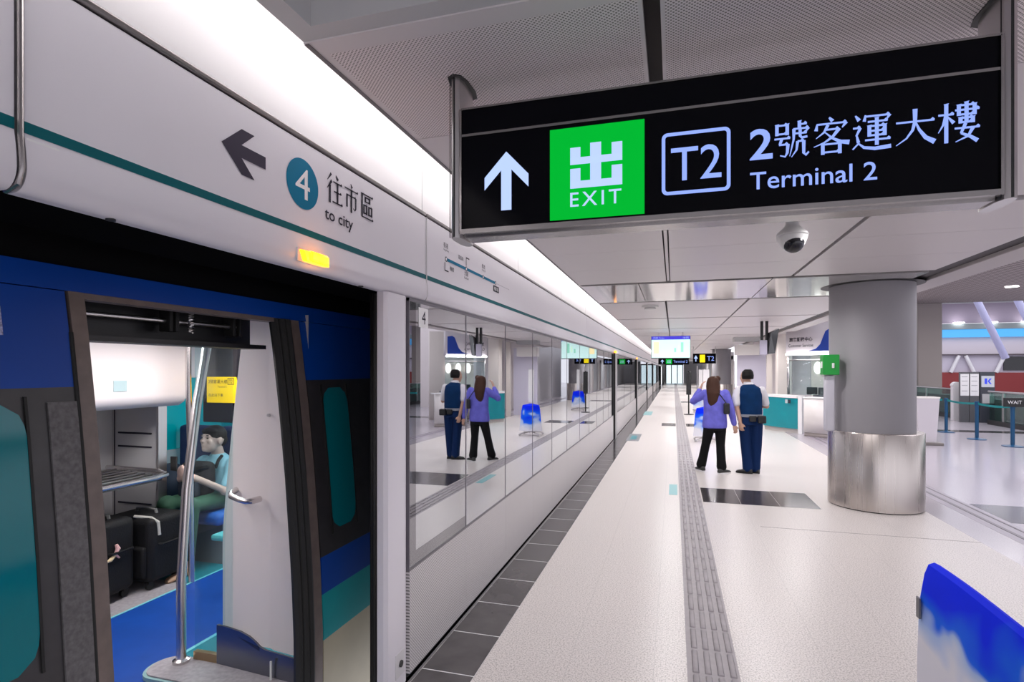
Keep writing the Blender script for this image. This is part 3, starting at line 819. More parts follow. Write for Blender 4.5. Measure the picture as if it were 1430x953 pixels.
part('grab_handle', MB().tube([(-2.375, 2.59, 1.02), (-2.372, 2.545, 1.01), (-2.35, 2.52, 1.0), (-2.28, 2.50, 0.99), (-2.22, 2.49, 0.985), (-2.20, 2.50, 0.985), (-2.195, 2.56, 0.985)], 0.017, 12), chrome, pw, 'steel grab handle')
part('lock_stud', MB().cyl((-2.13, 2.56, 1.45), (-2.13, 2.545, 1.45), 0.008), alu, pw)
# dark glass partition with the yellow notice
dp = part('partition_glass', B(-3.80, -3.05, 3.76, 3.775, 1.26, 1.95, bevel=0.007), dark_glass, CAR, 'dark glass partition')
yl = shape('notice', [[(-3.755, 1.425), (-3.455, 1.425), (-3.415, 1.52), (-3.455, 1.64), (-3.755, 1.64)]], FRONT(0, 3.757, 0), yellow, dp)
yl['label'] = 'yellow arrow notice'
glyph_o = letters('notice_text', '2\u865f\u5ba2\u904b\u5927\u6a13', FRONT(-3.735, 3.755, 1.585), 0.19, 0.032, ink, dp)
letters('notice_text', 'T2', FRONT(-3.525, 3.755, 1.587), 0.035, 0.03, ink, dp)
shape('notice_frame', [[(-3.54, 1.575), (-3.475, 1.575), (-3.475, 1.58), (-3.54, 1.58)], [(-3.54, 1.625), (-3.475, 1.625), (-3.475, 1.63), (-3.54, 1.63)], [(-3.54, 1.575), (-3.535, 1.575), (-3.535, 1.63), (-3.54, 1.63)], [(-3.48, 1.575), (-3.475, 1.575), (-3.475, 1.63), (-3.48, 1.63)]], FRONT(0, 3.755, 0), ink, dp)
letters('notice_text', 'Terminal 2', FRONT(-3.64, 3.755, 1.55), 0.09, 0.016, ink, dp)
letters('notice_text', '\u5728\u6b64\u7ad9\u4e0b\u8eca', FRONT(-3.735, 3.755, 1.475), 0.15, 0.026, ink, dp)
part('green_exit_plate', B(-4.2, -3.9, 8.9, 8.92, 1.66, 1.75), emissive('exit_green', (0.0, 0.5, 0.15), 0.8), CAR)
part('window_partition', B(-4.70, -3.9, 4.9, 4.92, 1.0, 1.45), glass('partition_teal', 0.15, (0.35, 0.75, 0.78)), CAR)
# seats facing the door
for (sx, sy) in ((-4.42, 4.15), (-3.93, 4.15), (-4.42, 5.2), (-3.93, 5.2)):
    s = part('seat', B(sx - 0.22, sx + 0.22, sy - 0.32, sy + 0.14, 0.36, 0.47, bevel=0.04, seg=3), blue_seat, CAR)
    part('seat_back', B(sx - 0.22, sx + 0.22, sy + 0.14, sy + 0.26, 0.42, 1.16, bevel=0.04, seg=3), navy_seat, s, 'navy seat back')
    part('seat_pedestal', B(sx - 0.15, sx + 0.15, sy - 0.2, sy + 0.1, 0.0, 0.36), mat('seat_grey', (0.2, 0.2, 0.22), 0.5), s)
part('side_ledge', B(-4.72, -4.66, 4.0, 11.5, 0.62, 0.70, bevel=0.01).box(-4.72, -4.69, 4.0, 11.5, 0.0, 0.92), mat('ledge_cyan', (0.45, 0.62, 0.66), 0.4), CAR, 'pale cyan wall ledge')
part('tip_seat', B(-3.32, -2.98, 3.35, 3.6, 0.42, 0.47, bevel=0.02), mat('tip_teal', (0.1, 0.42, 0.45), 0.4), CAR)

# suitcases
def suitcase(x, y, w, d, hgt, lab, rz):
    t = thing('suitcase', lab, 'suitcase', (x, y, 0.004), 'suitcases under the luggage rack', rz)
    def P(name, mb, m, lab=None):
        o = mb.link(name, m); o.parent = t
        if lab: o['label'] = lab
        return o
    P('shell', MB().box(-w / 2, w / 2, -d / 2, d / 2, 0.06, hgt, bevel=0.05, seg=4), suit_black)
    P('front_pocket', MB().box(-w / 2 + 0.03, w / 2 - 0.03, -d / 2 - 0.03, -d / 2 + 0.01, 0.10, hgt * 0.62, bevel=0.025, seg=3), suit_black)
    P('zip', MB().tube([(-w / 2 + 0.02, d / 2 - 0.06, 0.12), (-w / 2 - 0.002, d / 2 - 0.06, hgt * 0.5), (-w / 2 + 0.03, d / 2 - 0.06, hgt - 0.01), (0, d / 2 - 0.06, hgt + 0.003), (w / 2 - 0.03, d / 2 - 0.06, hgt - 0.01)], 0.004, 6), mat('zip_grey', (0.12, 0.12, 0.13), 0.4), t and None or 'zip') if False else None
    P('top_handle', MB().tube([(-0.10, 0, hgt - 0.01), (-0.09, 0, hgt + 0.025), (0, 0, hgt + 0.032), (0.09, 0, hgt + 0.025), (0.10, 0, hgt - 0.01)], 0.012, 8), mat('handle_grey', (0.12, 0.12, 0.12), 0.5))
    P('side_handle', MB().tube([(w / 2 - 0.005, -0.09, hgt * 0.62), (w / 2 + 0.025, -0.08, hgt * 0.62), (w / 2 + 0.025, 0.08, hgt * 0.62), (w / 2 - 0.005, 0.09, hgt * 0.62)], 0.010, 8), suit_black)
    for sx in (-1, 1):
        for sy in (-1, 1):
            P('wheel', MB().cyl((sx * (w / 2 - 0.06) - 0.012, sy * (d / 2 - 0.05), 0.032), (sx * (w / 2 - 0.06) + 0.012, sy * (d / 2 - 0.05), 0.032), 0.032, 16).box(sx * (w / 2 - 0.06) - 0.02, sx * (w / 2 - 0.06) + 0.02, sy * (d / 2 - 0.05) - 0.02, sy * (d / 2 - 0.05) + 0.02, 0.045, 0.075), black_rubber)
    return t
s1 = suitcase(-4.08, 3.085, 0.40, 0.27, 0.60, 'black suitcase with a pink and cream ribbon on its side', 0.06)
r = MB().tube([(0.212, -0.04, 0.43), (0.216, -0.03, 0.40), (0.214, -0.05, 0.36), (0.216, -0.02, 0.33)], [0.010, 0.016, 0.012, 0.006], 8).link('ribbon', mat('ribbon_pink', (0.72, 0.42, 0.40), 0.6)); r.parent = s1
r = MB().tube([(0.214, -0.03, 0.37), (0.216, -0.09, 0.335), (0.214, -0.12, 0.325)], [0.006, 0.014, 0.005], 8).link('ribbon', mat('ribbon_cream', (0.70, 0.55, 0.32), 0.6)); r.parent = s1
s2 = suitcase(-4.04, 3.445, 0.44, 0.34, 0.56, 'black suitcase with a grey strap, beside the steel grab pole', 0.03)
r = MB().tube([(0.05, -0.15, 0.565), (0.18, -0.12, 0.555), (0.223, -0.10, 0.52), (0.225, -0.09, 0.42)], 0.012, 8).link('strap', mat('strap_grey', (0.42, 0.41, 0.38), 0.6)); r.parent = s2

# ================================================================== HANGING EXIT SIGN
SG = thing('hanging_sign', 'large black lit sign reading EXIT and Terminal 2', 'sign', (0.07, 1.96, 2.76))
YB = 1.88
part('board', B(-0.737, 0.882, YB + 0.002, YB + 0.135, 2.205, 2.636), sign_black, SG)
mb = MB().box(-0.737, 0.882, YB - 0.006, YB + 0.14, 2.636, 2.643).box(-0.737, 0.882, YB - 0.004, YB + 0.002, 2.540, 2.549).box(-0.737, 0.882, YB - 0.008, YB + 0.03, 2.190, 2.206).box(-0.743, -0.735, YB - 0.006, YB + 0.03, 2.19, 2.64).box(0.880, 0.888, YB - 0.006, YB + 0.03, 2.19, 2.64)
mb.box(-0.737, 0.882, YB + 0.03, YB + 0.11, 2.182, 2.20).box(-0.737, 0.882, YB + 0.11, YB + 0.14, 2.190, 2.206)
part('trim', mb, alu_dark, SG, 'aluminium trim')
def sign_post(x, lab):
    mb = MB()
    n = 10
    def ov(z): return [(x + 0.022 * c, YB + 0.055 + dy, z) for c, dy in [(-1, -0.02), (-0.7, -0.055), (0, -0.066), (0.7, -0.055), (1, -0.02), (1, 0.05), (0.7, 0.085), (0, 0.095), (-0.7, 0.085), (-1, 0.05)]]
    mb.rings([ov(2.178), ov(2.183), ov(2.79)], True, True)
    p = part('post', mb, alu, SG, lab)
    part('groove', B(x - 0.0225, x - 0.0215, YB - 0.002, YB + 0.004, 2.18, 2.78).box(x - 0.004, x + 0.002, YB - 0.0125, YB - 0.0095, 2.18, 2.78), black, p)
    mb = MB()
    mb.prism([(x + 0.036 * c, YB + 0.055 + dy * 1.25, 2.7565) for c, dy in [(-1, -0.02), (-0.7, -0.055), (0, -0.066), (0.7, -0.055), (1, -0.02), (1, 0.05), (0.7, 0.085), (0, 0.095), (-0.7, 0.085), (-1, 0.05)]], (0, 0, 0.005))
    part('collar', mb, black, p, 'black ceiling collar')
sign_post(-0.760, 'aluminium post'); sign_post(0.905, 'aluminium post')
F = FRONT(0, YB - 0.0005, 0)
cx = -0.5675
shape('arrow_mark', [[(cx - 0.019, 2.264), (cx + 0.019, 2.264), (cx + 0.019, 2.406), (cx, 2.425), (cx - 0.019, 2.406)],
                     [(cx, 2.471), (cx - 0.081, 2.385), (cx - 0.081, 2.34), (cx - 0.019, 2.406), (cx, 2.425)],
                     [(cx, 2.471), (cx, 2.425), (cx + 0.019, 2.406), (cx + 0.081, 2.34), (cx + 0.081, 2.385)]], F, sign_pale, SG)
shape('exit_panel', [[(-0.41, 2.214), (-0.092, 2.214), (-0.092, 2.527), (-0.41, 2.527)]], F, sign_green, SG)
def rect(x0, x1, y0, y1): return [(x0, y0), (x1, y0), (x1, y1), (x0, y1)]
ex, ew, ez, eh = -0.339, 0.175, 2.318, 0.150
R = lambda a, b, c, d: rect(ex + a * ew, ex + b * ew, ez + c * eh, ez + d * eh)
shape('exit_symbol', [R(0.39, 0.60, 0, 1.0), R(0, 0.20, 0.54, 0.93), R(0.80, 1, 0.54, 0.96), R(0, 1, 0.54, 0.70), R(0, 0.20, 0, 0.45), R(0.80, 1, 0, 0.45), R(0, 1, 0, 0.165)], F, sign_pale, SG, 0.0006)
letters('lettering', 'EXIT', FRONT(-0.339, YB - 0.0005, 2.256), 0.172, 0.048, sign_pale, SG, 0.004, gap=1.28)
# T2 box
mb = MB(); f = FRONT(0, YB - 0.001, 0)
def rr(x0, x1, y0, y1, r, n=6):
    P = []
    for cx_, cy_, a0 in ((x1 - r, y1 - r, 0), (x0 + r, y1 - r, 90), (x0 + r, y0 + r, 180), (x1 - r, y0 + r, 270)):
        for k in range(n + 1):
            a = math.radians(a0 + 90 * k / n); P.append((cx_ + r * math.cos(a), cy_ + r * math.sin(a)))
    return P
o_, i_ = rr(-0.037, 0.173, 2.268, 2.470, 0.018), rr(-0.026, 0.162, 2.279, 2.459, 0.009)
for k in range(len(o_)):
    j = (k + 1) % len(o_)
    mb.poly2([o_[k], o_[j], i_[j], i_[k]], f)
mb.link('terminal_frame', sign_light, SG, fixn=False)
letters('lettering', 'T2', FRONT(-0.008, YB - 0.0005, 2.312), 0.154, 0.108, sign_light, SG, 0.002)
letters('lettering', '2', FRONT(0.229, YB - 0.0005, 2.355), 0.066, 0.096, sign_light, SG, 0.016)
gx, gs = 0.298, 0.1075
glyphs('lettering', [('hao', gx, 2.352, 0.100, 0.110), ('ke', gx + gs, 2.352, 0.102, 0.110), ('yun', gx + 2 * gs, 2.352, 0.102, 0.110), ('da', gx + 3 * gs + 0.002, 2.354, 0.104, 0.108), ('lou', gx + 4 * gs + 0.003, 2.352, 0.102, 0.110)], FRONT(0, YB - 0.001, 0), sign_light, SG)
letters('lettering', 'Terminal 2', FRONT(0.230, YB - 0.0005, 2.262), 0.348, 0.055, sign_light, SG, 0.006)

# dome camera under the ceiling
t = thing('dome_camera', 'white dome camera hanging from the ceiling below the sign', 'camera', (0.796, 4.28, 2.76))
part('mount', MB().lathe([(0.042, 0.0), (0.042, -0.045), (0.05, -0.06), (0.098, -0.105), (0.105, -0.122), (0.095, -0.128)], (0.796, 4.28, 2.76)), dome_white, t)
part('housing', MB().lathe([(0.100, -0.128), (0.094, -0.155), (0.076, -0.195), (0.06, -0.215), (0.04, -0.22)], (0.796, 4.28, 2.76)), dome_white, t)
part('dome', MB().ell((0.80, 4.255, 2.582), 0.070, 0.070, 0.070), dark_glass, t, 'smoked dark dome')
# small detector further on
t = thing('smoke_detector', 'flat white smoke detector on the ceiling', 'detector', (-0.371, 9.46, 2.76))
part('base', MB().lathe([(0.13, 0.0), (0.13, -0.03), (0.10, -0.035)], (-0.371, 9.46, 2.76)), dome_white, t)
part('head', MB().lathe([(0.08, -0.035), (0.10, -0.06), (0.07, -0.075), (0.0, -0.075)], (-0.371, 9.46, 2.76)), dome_white, t)

# ================================================================== COLUMNS
def column(x, y, lab):
    t = thing('column', lab, 'column', (x, y, 0), 'round columns')
    part('base_ring', MB().lathe([(0.505, 0.0), (0.505, 0.012)], (x, y, 0), 64), black, t)
    part('cladding', MB().lathe([(0.517, 0.012), (0.517, 0.925), (0.512, 0.935), (0.45, 0.936)], (x, y, 0), 96), steel, t, 'brushed steel lower cladding')
    part('shaft', MB().lathe([(0.465, 0.93), (0.465, 2.755)], (x - 0.035, y + 0.01, 0), 96), column_grey, t, 'grey upper shaft')
    part('shadow_gap', MB().lathe([(0.56, 2.7585), (0.56, 2.7605)], (x - 0.035, y + 0.01, 0), 64), black, t)
    return t
column(2.43, 7.99, 'thick grey round column with shiny steel lower half')
column(2.45, 31.0, 'grey round column far along, behind the two standing people')
t = thing('call_box', 'green emergency call box on the side of the round column', 'box', (1.885, 7.66, 1.63))
part('box', B(1.765, 1.945, 7.62, 7.78, 1.635, 1.885, bevel=0.008), box_green, t)
part('handle', B(1.86, 1.885, 7.605, 7.622, 1.72, 1.78, bevel=0.004), white_paint, t, 'white handle')
part('side_label', B(1.7635, 1.7655, 7.66, 7.74, 1.72, 1.80), white_paint, t)
tag(B(1.80, 1.905, 7.66, 7.78, 0.94, 1.633, bevel=0.02).link('cable_duct', mat('duct_grey', (0.55, 0.54, 0.60), 0.4)), 'pale cable duct below the green call box', 'duct')

# ================================================================== PLATFORM FITTINGS FURTHER ON
# big hanging screen
t = thing('hanging_screen', 'large bright information screen with a blue heading bar', 'screen', (-0.1, 16.6, 2.76))
part('casing', B(-0.62, 0.46, 16.55, 16.65, 2.02, 2.66), black, t)
part('display', B(-0.61, 0.45, 16.54, 16.552, 2.04, 2.56), mat('display_white', (0.4, 0.5, 0.5), 0.3, emit=(0.62, 0.92, 0.86), es=0.75), t, 'bright display')
part('heading_bar', B(-0.61, 0.45, 16.535, 16.552, 2.56, 2.655), emissive('display_blue', (0.04, 0.03, 0.45), 1.0), t, 'blue heading')
for (a, b, c, d, m) in [(-0.55, -0.40, 2.16, 2.5, emissive('disp_cream', (0.9, 0.75, 0.4), 1.0)), (0.02, 0.07, 2.2, 2.32, emissive('disp_green', (0.25, 0.6, 0.45), 1.0)), (0.20, 0.27, 2.2, 2.48, emissive('disp_green', (0, 0, 0), 1)), (0.12, 0.16, 2.22, 2.4, emissive('disp_lime', (0.6, 0.85, 0.6), 1))]:
    part('chart_bar', B(a, b, 16.532, 16.541, c, d), m, t)
letters('heading_text', '\u5217\u8eca Train', FRONT(-0.56, 16.532, 2.585), 0.3, 0.05, sign_pale, t)
letters('heading_text', '16:05', FRONT(0.26, 16.532, 2.585), 0.15, 0.05, sign_pale, t)
for x in (-0.4, 0.25): part('rod', MB().cyl((x, 16.6, 2.66), (x, 16.6, 2.78), 0.015), alu, t)
def small_sign(x0, x1, y, z0, z1, lab, grn):
    t = thing('hanging_sign', lab, 'sign', ((x0 + x1) / 2, y, 2.76))
    part('board', B(x0, x1, y, y + 0.12, z0, z1), sign_black, t)
    h = z1 - z0; w = x1 - x0
    if grn:
        shape('panel', [rect(x0 + 0.25 * w, x0 + 0.45 * w, z0 + 0.08 * h, z1 - 0.08 * h)], FRONT(0, y - 0.004, 0), sign_green, t)
        letters('lettering', '\u51fa', FRONT(x0 + 0.29 * w, y - 0.006, z0 + 0.25 * h), 0.12 * w, 0.5 * h, sign_pale, t)
        letters('lettering', 'Terminal 2', FRONT(x0 + 0.5 * w, y - 0.004, z0 + 0.3 * h), 0.45 * w, 0.4 * h, sign_light, t)
    else:
        shape('panel', [rect(x0 + 0.30 * w, x0 + 0.53 * w, z0 + 0.12 * h, z1 - 0.12 * h)], FRONT(0, y - 0.004, 0), emissive('sign_yellow', (0.8, 0.62, 0.0), 1.0), t)
        letters('lettering', 'T2', FRONT(x0 + 0.62 * w, y - 0.004, z0 + 0.28 * h), 0.3 * w, 0.45 * h, sign_light, t)
    c = x0 + 0.13 * w
    shape('arrow_mark', [[(c - 0.02, z0 + 0.2 * h), (c + 0.02, z0 + 0.2 * h), (c + 0.02, z0 + 0.6 * h), (c - 0.02, z0 + 0.6 * h)], [(c, z0 + 0.82 * h), (c - 0.09, z0 + 0.5 * h), (c + 0.09, z0 + 0.5 * h)]], FRONT(0, y - 0.004, 0), sign_pale, t)
    for x in (x0 + 0.02, x1 - 0.02): part('rod', MB().cyl((x, y + 0.06, z1), (x, y + 0.06, 2.77), 0.02), alu, t)
small_sign(-0.75, 0.75, 29.5, 1.96, 2.27, 'dark hanging sign with a green square below the bright screen', True)
small_sign(0.86, 1.86, 27.0, 1.98, 2.44, 'dark hanging sign with a yellow square behind the people', False)
# pair of black monitors on double posts
t = thing('ceiling_monitor', 'black monitor pair on twin posts under the ceiling', 'monitor', (2.0, 13.2, 2.76))
for x in (1.83, 1.93): part('post', B(x, x + 0.055, 13.2, 13.26, 2.30, 2.775), black, t)
part('screen', MB().prism([(1.98, 13.12, 2.04), (2.02, 13.12, 2.50), (2.22, 13.32, 2.60), (2.14, 13.32, 2.06)], (-0.05, 0.06, 0)), dark_glass, t)
part('screen', B(1.80, 1.95, 13.10, 13.16, 2.02, 2.34, bevel=0.01), mat('monitor_grey', (0.30, 0.28, 0.36), 0.4), t, 'grey back of the second screen')
# white box light and wall behind
struct('wall_partition', B(2.05, 2.95, 20.0, 20.1, 0, 2.5), lavender_wall)
struct('trim_15', B(1.9, 2.67, 19.4, 19.9, 2.62, 2.76), ceil_grey)
tag(B(1.96, 2.72, 19.6, 20.0, 2.18, 2.52, bevel=0.01).link('sign_box', mat('box_white', (0.82, 0.79, 0.77), 0.4)), 'plain white box mounted high on the lavender wall', 'box')
struct('wall_back', B(2.95, 8.2, 23.0, 23.2, 0, 4.2), mat('wall_pinkish', (0.74, 0.68, 0.68), 0.5))
# cream pillar at the booth
struct('trim_16', B(3.02, 3.42, 18.4, 18.8, 0, 3.4, bevel=0.03).box(2.84, 3.0, 19.2, 19.3, 0, 2.7), cream_wall)
# teal counter with curved front
CT = thing('service_counter', 'teal curved service counter with white top', 'counter', (3.0, 16.9, 0))
arc = []
for k in range(13):
    s_ = k / 12
    p = Vector((2.46, 17.25)).lerp(Vector((3.16, 16.26)), s_)
    n_ = Vector((-0.82, -0.57))
    p = p + n_ * 0.16 * math.sin(PI * (0.25 + 0.5 * s_)) - n_ * 0.11
    arc.append(p)
back = [Vector((3.36, 16.52)), Vector((2.75, 17.42))]
part('front', MB().prism([(p.x, p.y, 0.12) for p in arc + back], (0, 0, 0.82)), teal_panel, CT)
part('plinth', MB().prism([(p.x + 0.04, p.y + 0.03, 0.0) for p in arc + back], (0, 0, 0.12)), mat('plinth_grey', (0.5, 0.46, 0.44), 0.4), CT)
part('top', MB().prism([(p.x - 0.02, p.y - 0.02, 0.94) for p in arc + back], (0, 0, 0.065)), white_paint, CT, 'white counter top')
part('end_panel', MB().prism([(3.16, 16.24, 0.0), (3.24, 16.16, 0), (3.30, 16.24, 0), (3.38, 16.5, 0)], (0, 0, 1.0)), white_paint, CT, 'white end panel')
fr = (Vector((2.99, 16.42, 0.0)), Vector((0.57, -0.82, 0)), Vector((0, 0, 1)))
for k, m in ((0, mat('plate_grey', (0.45, 0.47, 0.48), 0.4)), (1, ink)):
    shape('notice', [rect(-0.06 + k * 0.10, 0.02 + k * 0.10, 0.80, 0.90)], (fr[0] + Vector((-0.07, -0.05, 0)), fr[1], fr[2]), m, CT)
# white counter and booth behind it
BT = thing('service_booth', 'white service booth with sign panel and blue swoosh', 'booth', (4.2, 16.4, 0))
e0, e1 = Vector((3.20, 15.75)), Vector((4.30, 14.75))
dn = (e1 - e0).normalized(); nn = Vector((dn.y, -dn.x))  # outward, towards the platform
def slab(name, a, b, off, th, z0, z1, m, lab=None):
    p = [e0 + dn * a - nn * off, e0 + dn * b - nn * off, e0 + dn * b - nn * (off + th), e0 + dn * a - nn * (off + th)]
    return part(name, MB().prism([(q.x, q.y, z0) for q in p], (0, 0, z1 - z0)), m, BT, lab)
slab('counter_front', 0, 1.0, 0.0, 0.08, 0.10, 0.97, mat('counter_white', (0.74, 0.70, 0.69), 0.35))
slab('counter_top', -0.02, 1.0, -0.03, 0.45, 0.97, 1.0, white_paint)
slab('plinth', 0, 1.0, 0.03, 0.05, 0.0, 0.10, mat('plinth_beige', (0.42, 0.37, 0.35), 0.5))
slab('fascia', -1.05, 0.35, 0.9, 0.2, 2.12, 3.0, mat('booth_fascia', (0.66, 0.62, 0.66), 0.45))
slab('fascia_light', -1.05, 0.35, 0.88, 0.03, 2.10, 2.14, lamp_white, 'strip light under the fascia')
slab('back_wall', -1.2, 0.4, 2.4, 0.1, 0.0, 3.0, cream_wall)
slab('window_frame', -1.05, -1.0, 0.95, 0.06, 1.0, 2.1, alu)
slab('window_frame', -1.05, 0.35, 0.95, 0.06, 1.95, 1.98, alu)
slab('glass', -1.05, 0.35, 0.97, 0.01, 1.01, 2.1, clear_glass)
slab('desk', -0.45, 0.3, 1.2, 0.5, 0.0, 1.0, mat('desk_dark', (0.06, 0.06, 0.09), 0.5))
for k in range(3):
    c = e0 + dn * (-0.95 + 0.36 * k) - nn * 2.30
    part('wall_light', MB().ell((c.x, c.y, 1.75), 0.10, 0.10, 0.18), emissive('warm_lamp', (1.0, 0.86, 0.80), 1.6), BT)
for k in range(2):
    c = e0 + dn * (-0.45 + 0.32 * k) - nn * 1.15
    part('desk_monitor', B(c.x - 0.13, c.x + 0.13, c.y - 0.03, c.y + 0.03, 1.02, 1.22, bevel=0.01), black, BT)
fo = e0 - nn * 0.895
fo2 = (Vector((fo.x, fo.y, 0)), Vector((dn.x, dn.y, 0)), Vector((0, 0, 1)))
def along(a, z): return (fo2[0] + fo2[1] * a + Vector((0, 0, z)), fo2[1], fo2[2])
letters('lettering', '\u65c5\u5ba2\u670d\u52d9\u4e2d\u5fc3', along(-0.95, 2.47), 0.66, 0.12, ink, BT, 0.02)
letters('lettering', 'Customer Services', along(-0.97, 2.32), 0.70, 0.085, ink, BT, 0.01)
sw = [(-0.42, 2.20), (-0.20, 2.26), (-0.08, 2.38), (0.0, 2.58), (0.06, 2.72), (0.14, 2.77), (0.30, 2.74), (0.30, 2.20)]
shape('swoosh', [sw], along(0, 0), mat('swoosh_blue', (0.01, 0.06, 0.42), 0.4), BT, 0.004)
# white pedestal bin
t = thing('pedestal_bin', 'tapered white pedestal with bright top edge beside the round column', 'bin', (5.5, 14.75, 0))
mb = MB()
def sq(cx_, cy_, hx, hy, z): return [(cx_ - hx, cy_ - hy, z), (cx_ + hx, cy_ - hy, z), (cx_ + hx, cy_ + hy, z), (cx_ - hx, cy_ + hy, z)]
mb.rings([sq(5.5, 14.8, 0.17, 0.15, 0.06), sq(5.5, 14.8, 0.22, 0.19, 1.05)], True, False)
part('body', mb, mat('pedestal_white', (0.66, 0.62, 0.66), 0.4), t)
part('top', B(5.27, 5.73, 14.6, 15.0, 1.05, 1.085, bevel=0.005), mat('top_bright', (0.9, 0.87, 0.82), 0.2), t)
part('foot', B(5.40, 5.78, 14.55, 14.9, 0.0, 0.06, bevel=0.01), mat('foot_grey', (0.2, 0.18, 0.17), 0.5), t)
# belt stanchions
pos = [(7.10, 17.76), (7.09, 16.15), (7.19, 14.87)]
labs = ['dark blue queue post beside the white pedestal', 'dark blue queue post in the middle of the teal belt', 'dark blue queue post carrying the small WAIT sign']
for (x, y), lab in zip(pos, labs):
    t = thing('queue_post', lab, 'queue post', (x, y, 0), 'belt posts in the hall')
    part('base', MB().lathe([(0.19, 0.0), (0.19, 0.015), (0.06, 0.035), (0.03, 0.05)], (x, y, 0)), post_blue, t)
    part('pole', MB().cyl((x, y, 0.03), (x, y, 0.90), 0.038), post_blue, t)
    part('head', MB().cyl((x, y, 0.82), (x, y, 0.93), 0.046), post_blue, t)
for i in range(2):
    (xa, ya), (xb_, yb_) = pos[i], pos[i + 1]
    d = Vector((xb_ - xa, yb_ - ya, 0)).normalized() * 0.05
    n_ = Vector((-d.y, d.x, 0)).normalized() * 0.003
    mb = MB()
    N = 12
    rows = []
    for k in range(N + 1):
        s_ = k / N
        p = Vector((xa, ya, 0)) + d + (Vector((xb_ - xa, yb_ - ya, 0)) - 2 * d) * s_
        z = 0.875 - 0.03 * 4 * s_ * (1 - s_)
        rows.append([(p + n_) + Vector((0, 0, z - 0.025)), (p + n_) + Vector((0, 0, z + 0.025)), (p - n_) + Vector((0, 0, z + 0.025)), (p - n_) + Vector((0, 0, z - 0.025))])
    mb.rings(rows, True, False)
    tag(mb.link('queue_belt', belt_teal), ['teal belt between the pedestal-side queue post and the middle one', 'teal belt running to the post with the WAIT sign'][i], 'belt', 'teal queue belts')
mb = MB()
tag(B(5.85, 7.05, 17.85, 17.856, 0.85, 0.90).link('queue_belt', belt_teal), 'teal belt running behind the white pedestal', 'belt', 'teal queue belts')
t = thing('post_sign', 'small black sign reading WAIT on the queue post', 'sign', (7.19, 14.87, 0.93))
part('stem', MB().cyl((7.19, 14.87, 0.9305), (7.19, 14.87, 0.985), 0.025), alu, t)
part('plate', B(6.99, 7.39, 14.79, 14.82, 0.88, 1.08, bevel=0.006), black, t)
letters('lettering', 'WAIT', FRONT(7.06, 14.788, 0.945), 0.26, 0.075, white_paint, t)
# glass balustrade of the hall void
for (ya, yb, lab) in ((10, 20.75, 'glass balustrade with steel handrail running towards the camera from the ticket machine'), (22.45, 32, 'glass balustrade with steel handrail behind the white pedestal and queue post')):
    t = thing('balustrade', lab, 'balustrade', (9.45, (ya + yb) / 2, 0), 'glass balustrades of the hall void')
    part('glass', B(9.44, 9.46, ya, yb, 0.14, 1.0), green_glass, t)
    part('handrail', MB().cyl((9.42, ya, 1.02), (9.42, yb, 1.02), 0.03), alu, t)
    part('base', B(9.38, 9.6, ya, yb, 0.0, 0.14), black, t)
    y = ya + 0.3
    while y < yb - 0.2:
        part('post', B(9.40, 9.44, y, y + 0.05, 0.0, 1.02), alu, t); y += 2.4
# void beyond: escalator flank
struct('wall_void', B(9.8, 9.95, 10, 34, -0.2, 0.75), mat('void_dark', (0.10, 0.13, 0.12), 0.4))
# gate post, notice boards and ticket machine
t = thing('gate_pillar', 'slim white pillar with rounded top at the balustrade', 'pillar', (9.02, 21.9, 0))
P_ = [(8.94, 0.0), (8.94, 1.16)] + [(9.05 - 0.13 * math.cos(a), 1.16 + 0.13 * math.sin(a)) for a in [PI * k / 12 for k in range(13)]] + [(9.18, 1.05), (9.10, 0.98), (9.10, 0.0)]
part('body', MB().prism([(x, 21.85, z) for x, z in P_], (0, 0.2, 0)), white_paint, t)
part('reader', B(9.105, 9.17, 21.86, 22.04, 0.25, 0.97), black, t)
for i, (x, lab) in enumerate(((9.01, 'white notice board beside the slim gate pillar'), (9.275, 'white notice board beside the dark ticket machine'))):
    t = thing('notice_board', lab, 'board', (x, 21.3, 0), 'white notice boards in the hall')
    part('frame', B(x - 0.125, x + 0.125, 21.28, 21.36, 0.0, 1.62), mat('board_grey', (0.10, 0.10, 0.11), 0.4), t)
    part('sheet', B(x - 0.115, x + 0.115, 21.265, 21.281, 0.86, 1.56), white_paint, t)
    for z in (1.46, 1.32, 1.18, 1.0): part('text_line', B(x - 0.085, x + 0.075, 21.26, 21.266, z, z + 0.025), mat('line_grey', (0.45, 0.45, 0.47), 0.6), t)
t = thing('ticket_machine', 'dark ticket machine with a blue screen', 'machine', (9.61, 21.4, 0))
part('cabinet', B(9.42, 9.82, 21.25, 21.7, 0.0, 1.63, bevel=0.02), mat('machine_dark', (0.04, 0.045, 0.06), 0.4), t)
part('screen', B(9.45, 9.79, 21.235, 21.251, 1.14, 1.50), mat('machine_screen', (0.3, 0.3, 0.32), 0.3, emit=(0.30, 0.32, 0.40), es=0.6), t)
shape('screen_mark', [rect(9.53, 9.60, 1.24, 1.42), [(9.61, 1.33), (9.67, 1.42), (9.72, 1.42), (9.66, 1.33), (9.72, 1.24), (9.67, 1.24)]], FRONT(0, 21.233, 0), emissive('mark_blue', (0.02, 0.04, 0.5), 0.9), t)
part('tray', B(9.46, 9.78, 21.20, 21.26, 0.62, 0.92, bevel=0.01), mat('tray_grey', (0.42, 0.42, 0.43), 0.35), t)
# square pillar behind the balustrade
tag(B(9.85, 10.75, 27.2, 28.2, 0, 6.2, bevel=0.05).link('square_pillar', pillar_beige), 'tall beige square pillar behind the glass balustrade', 'pillar')
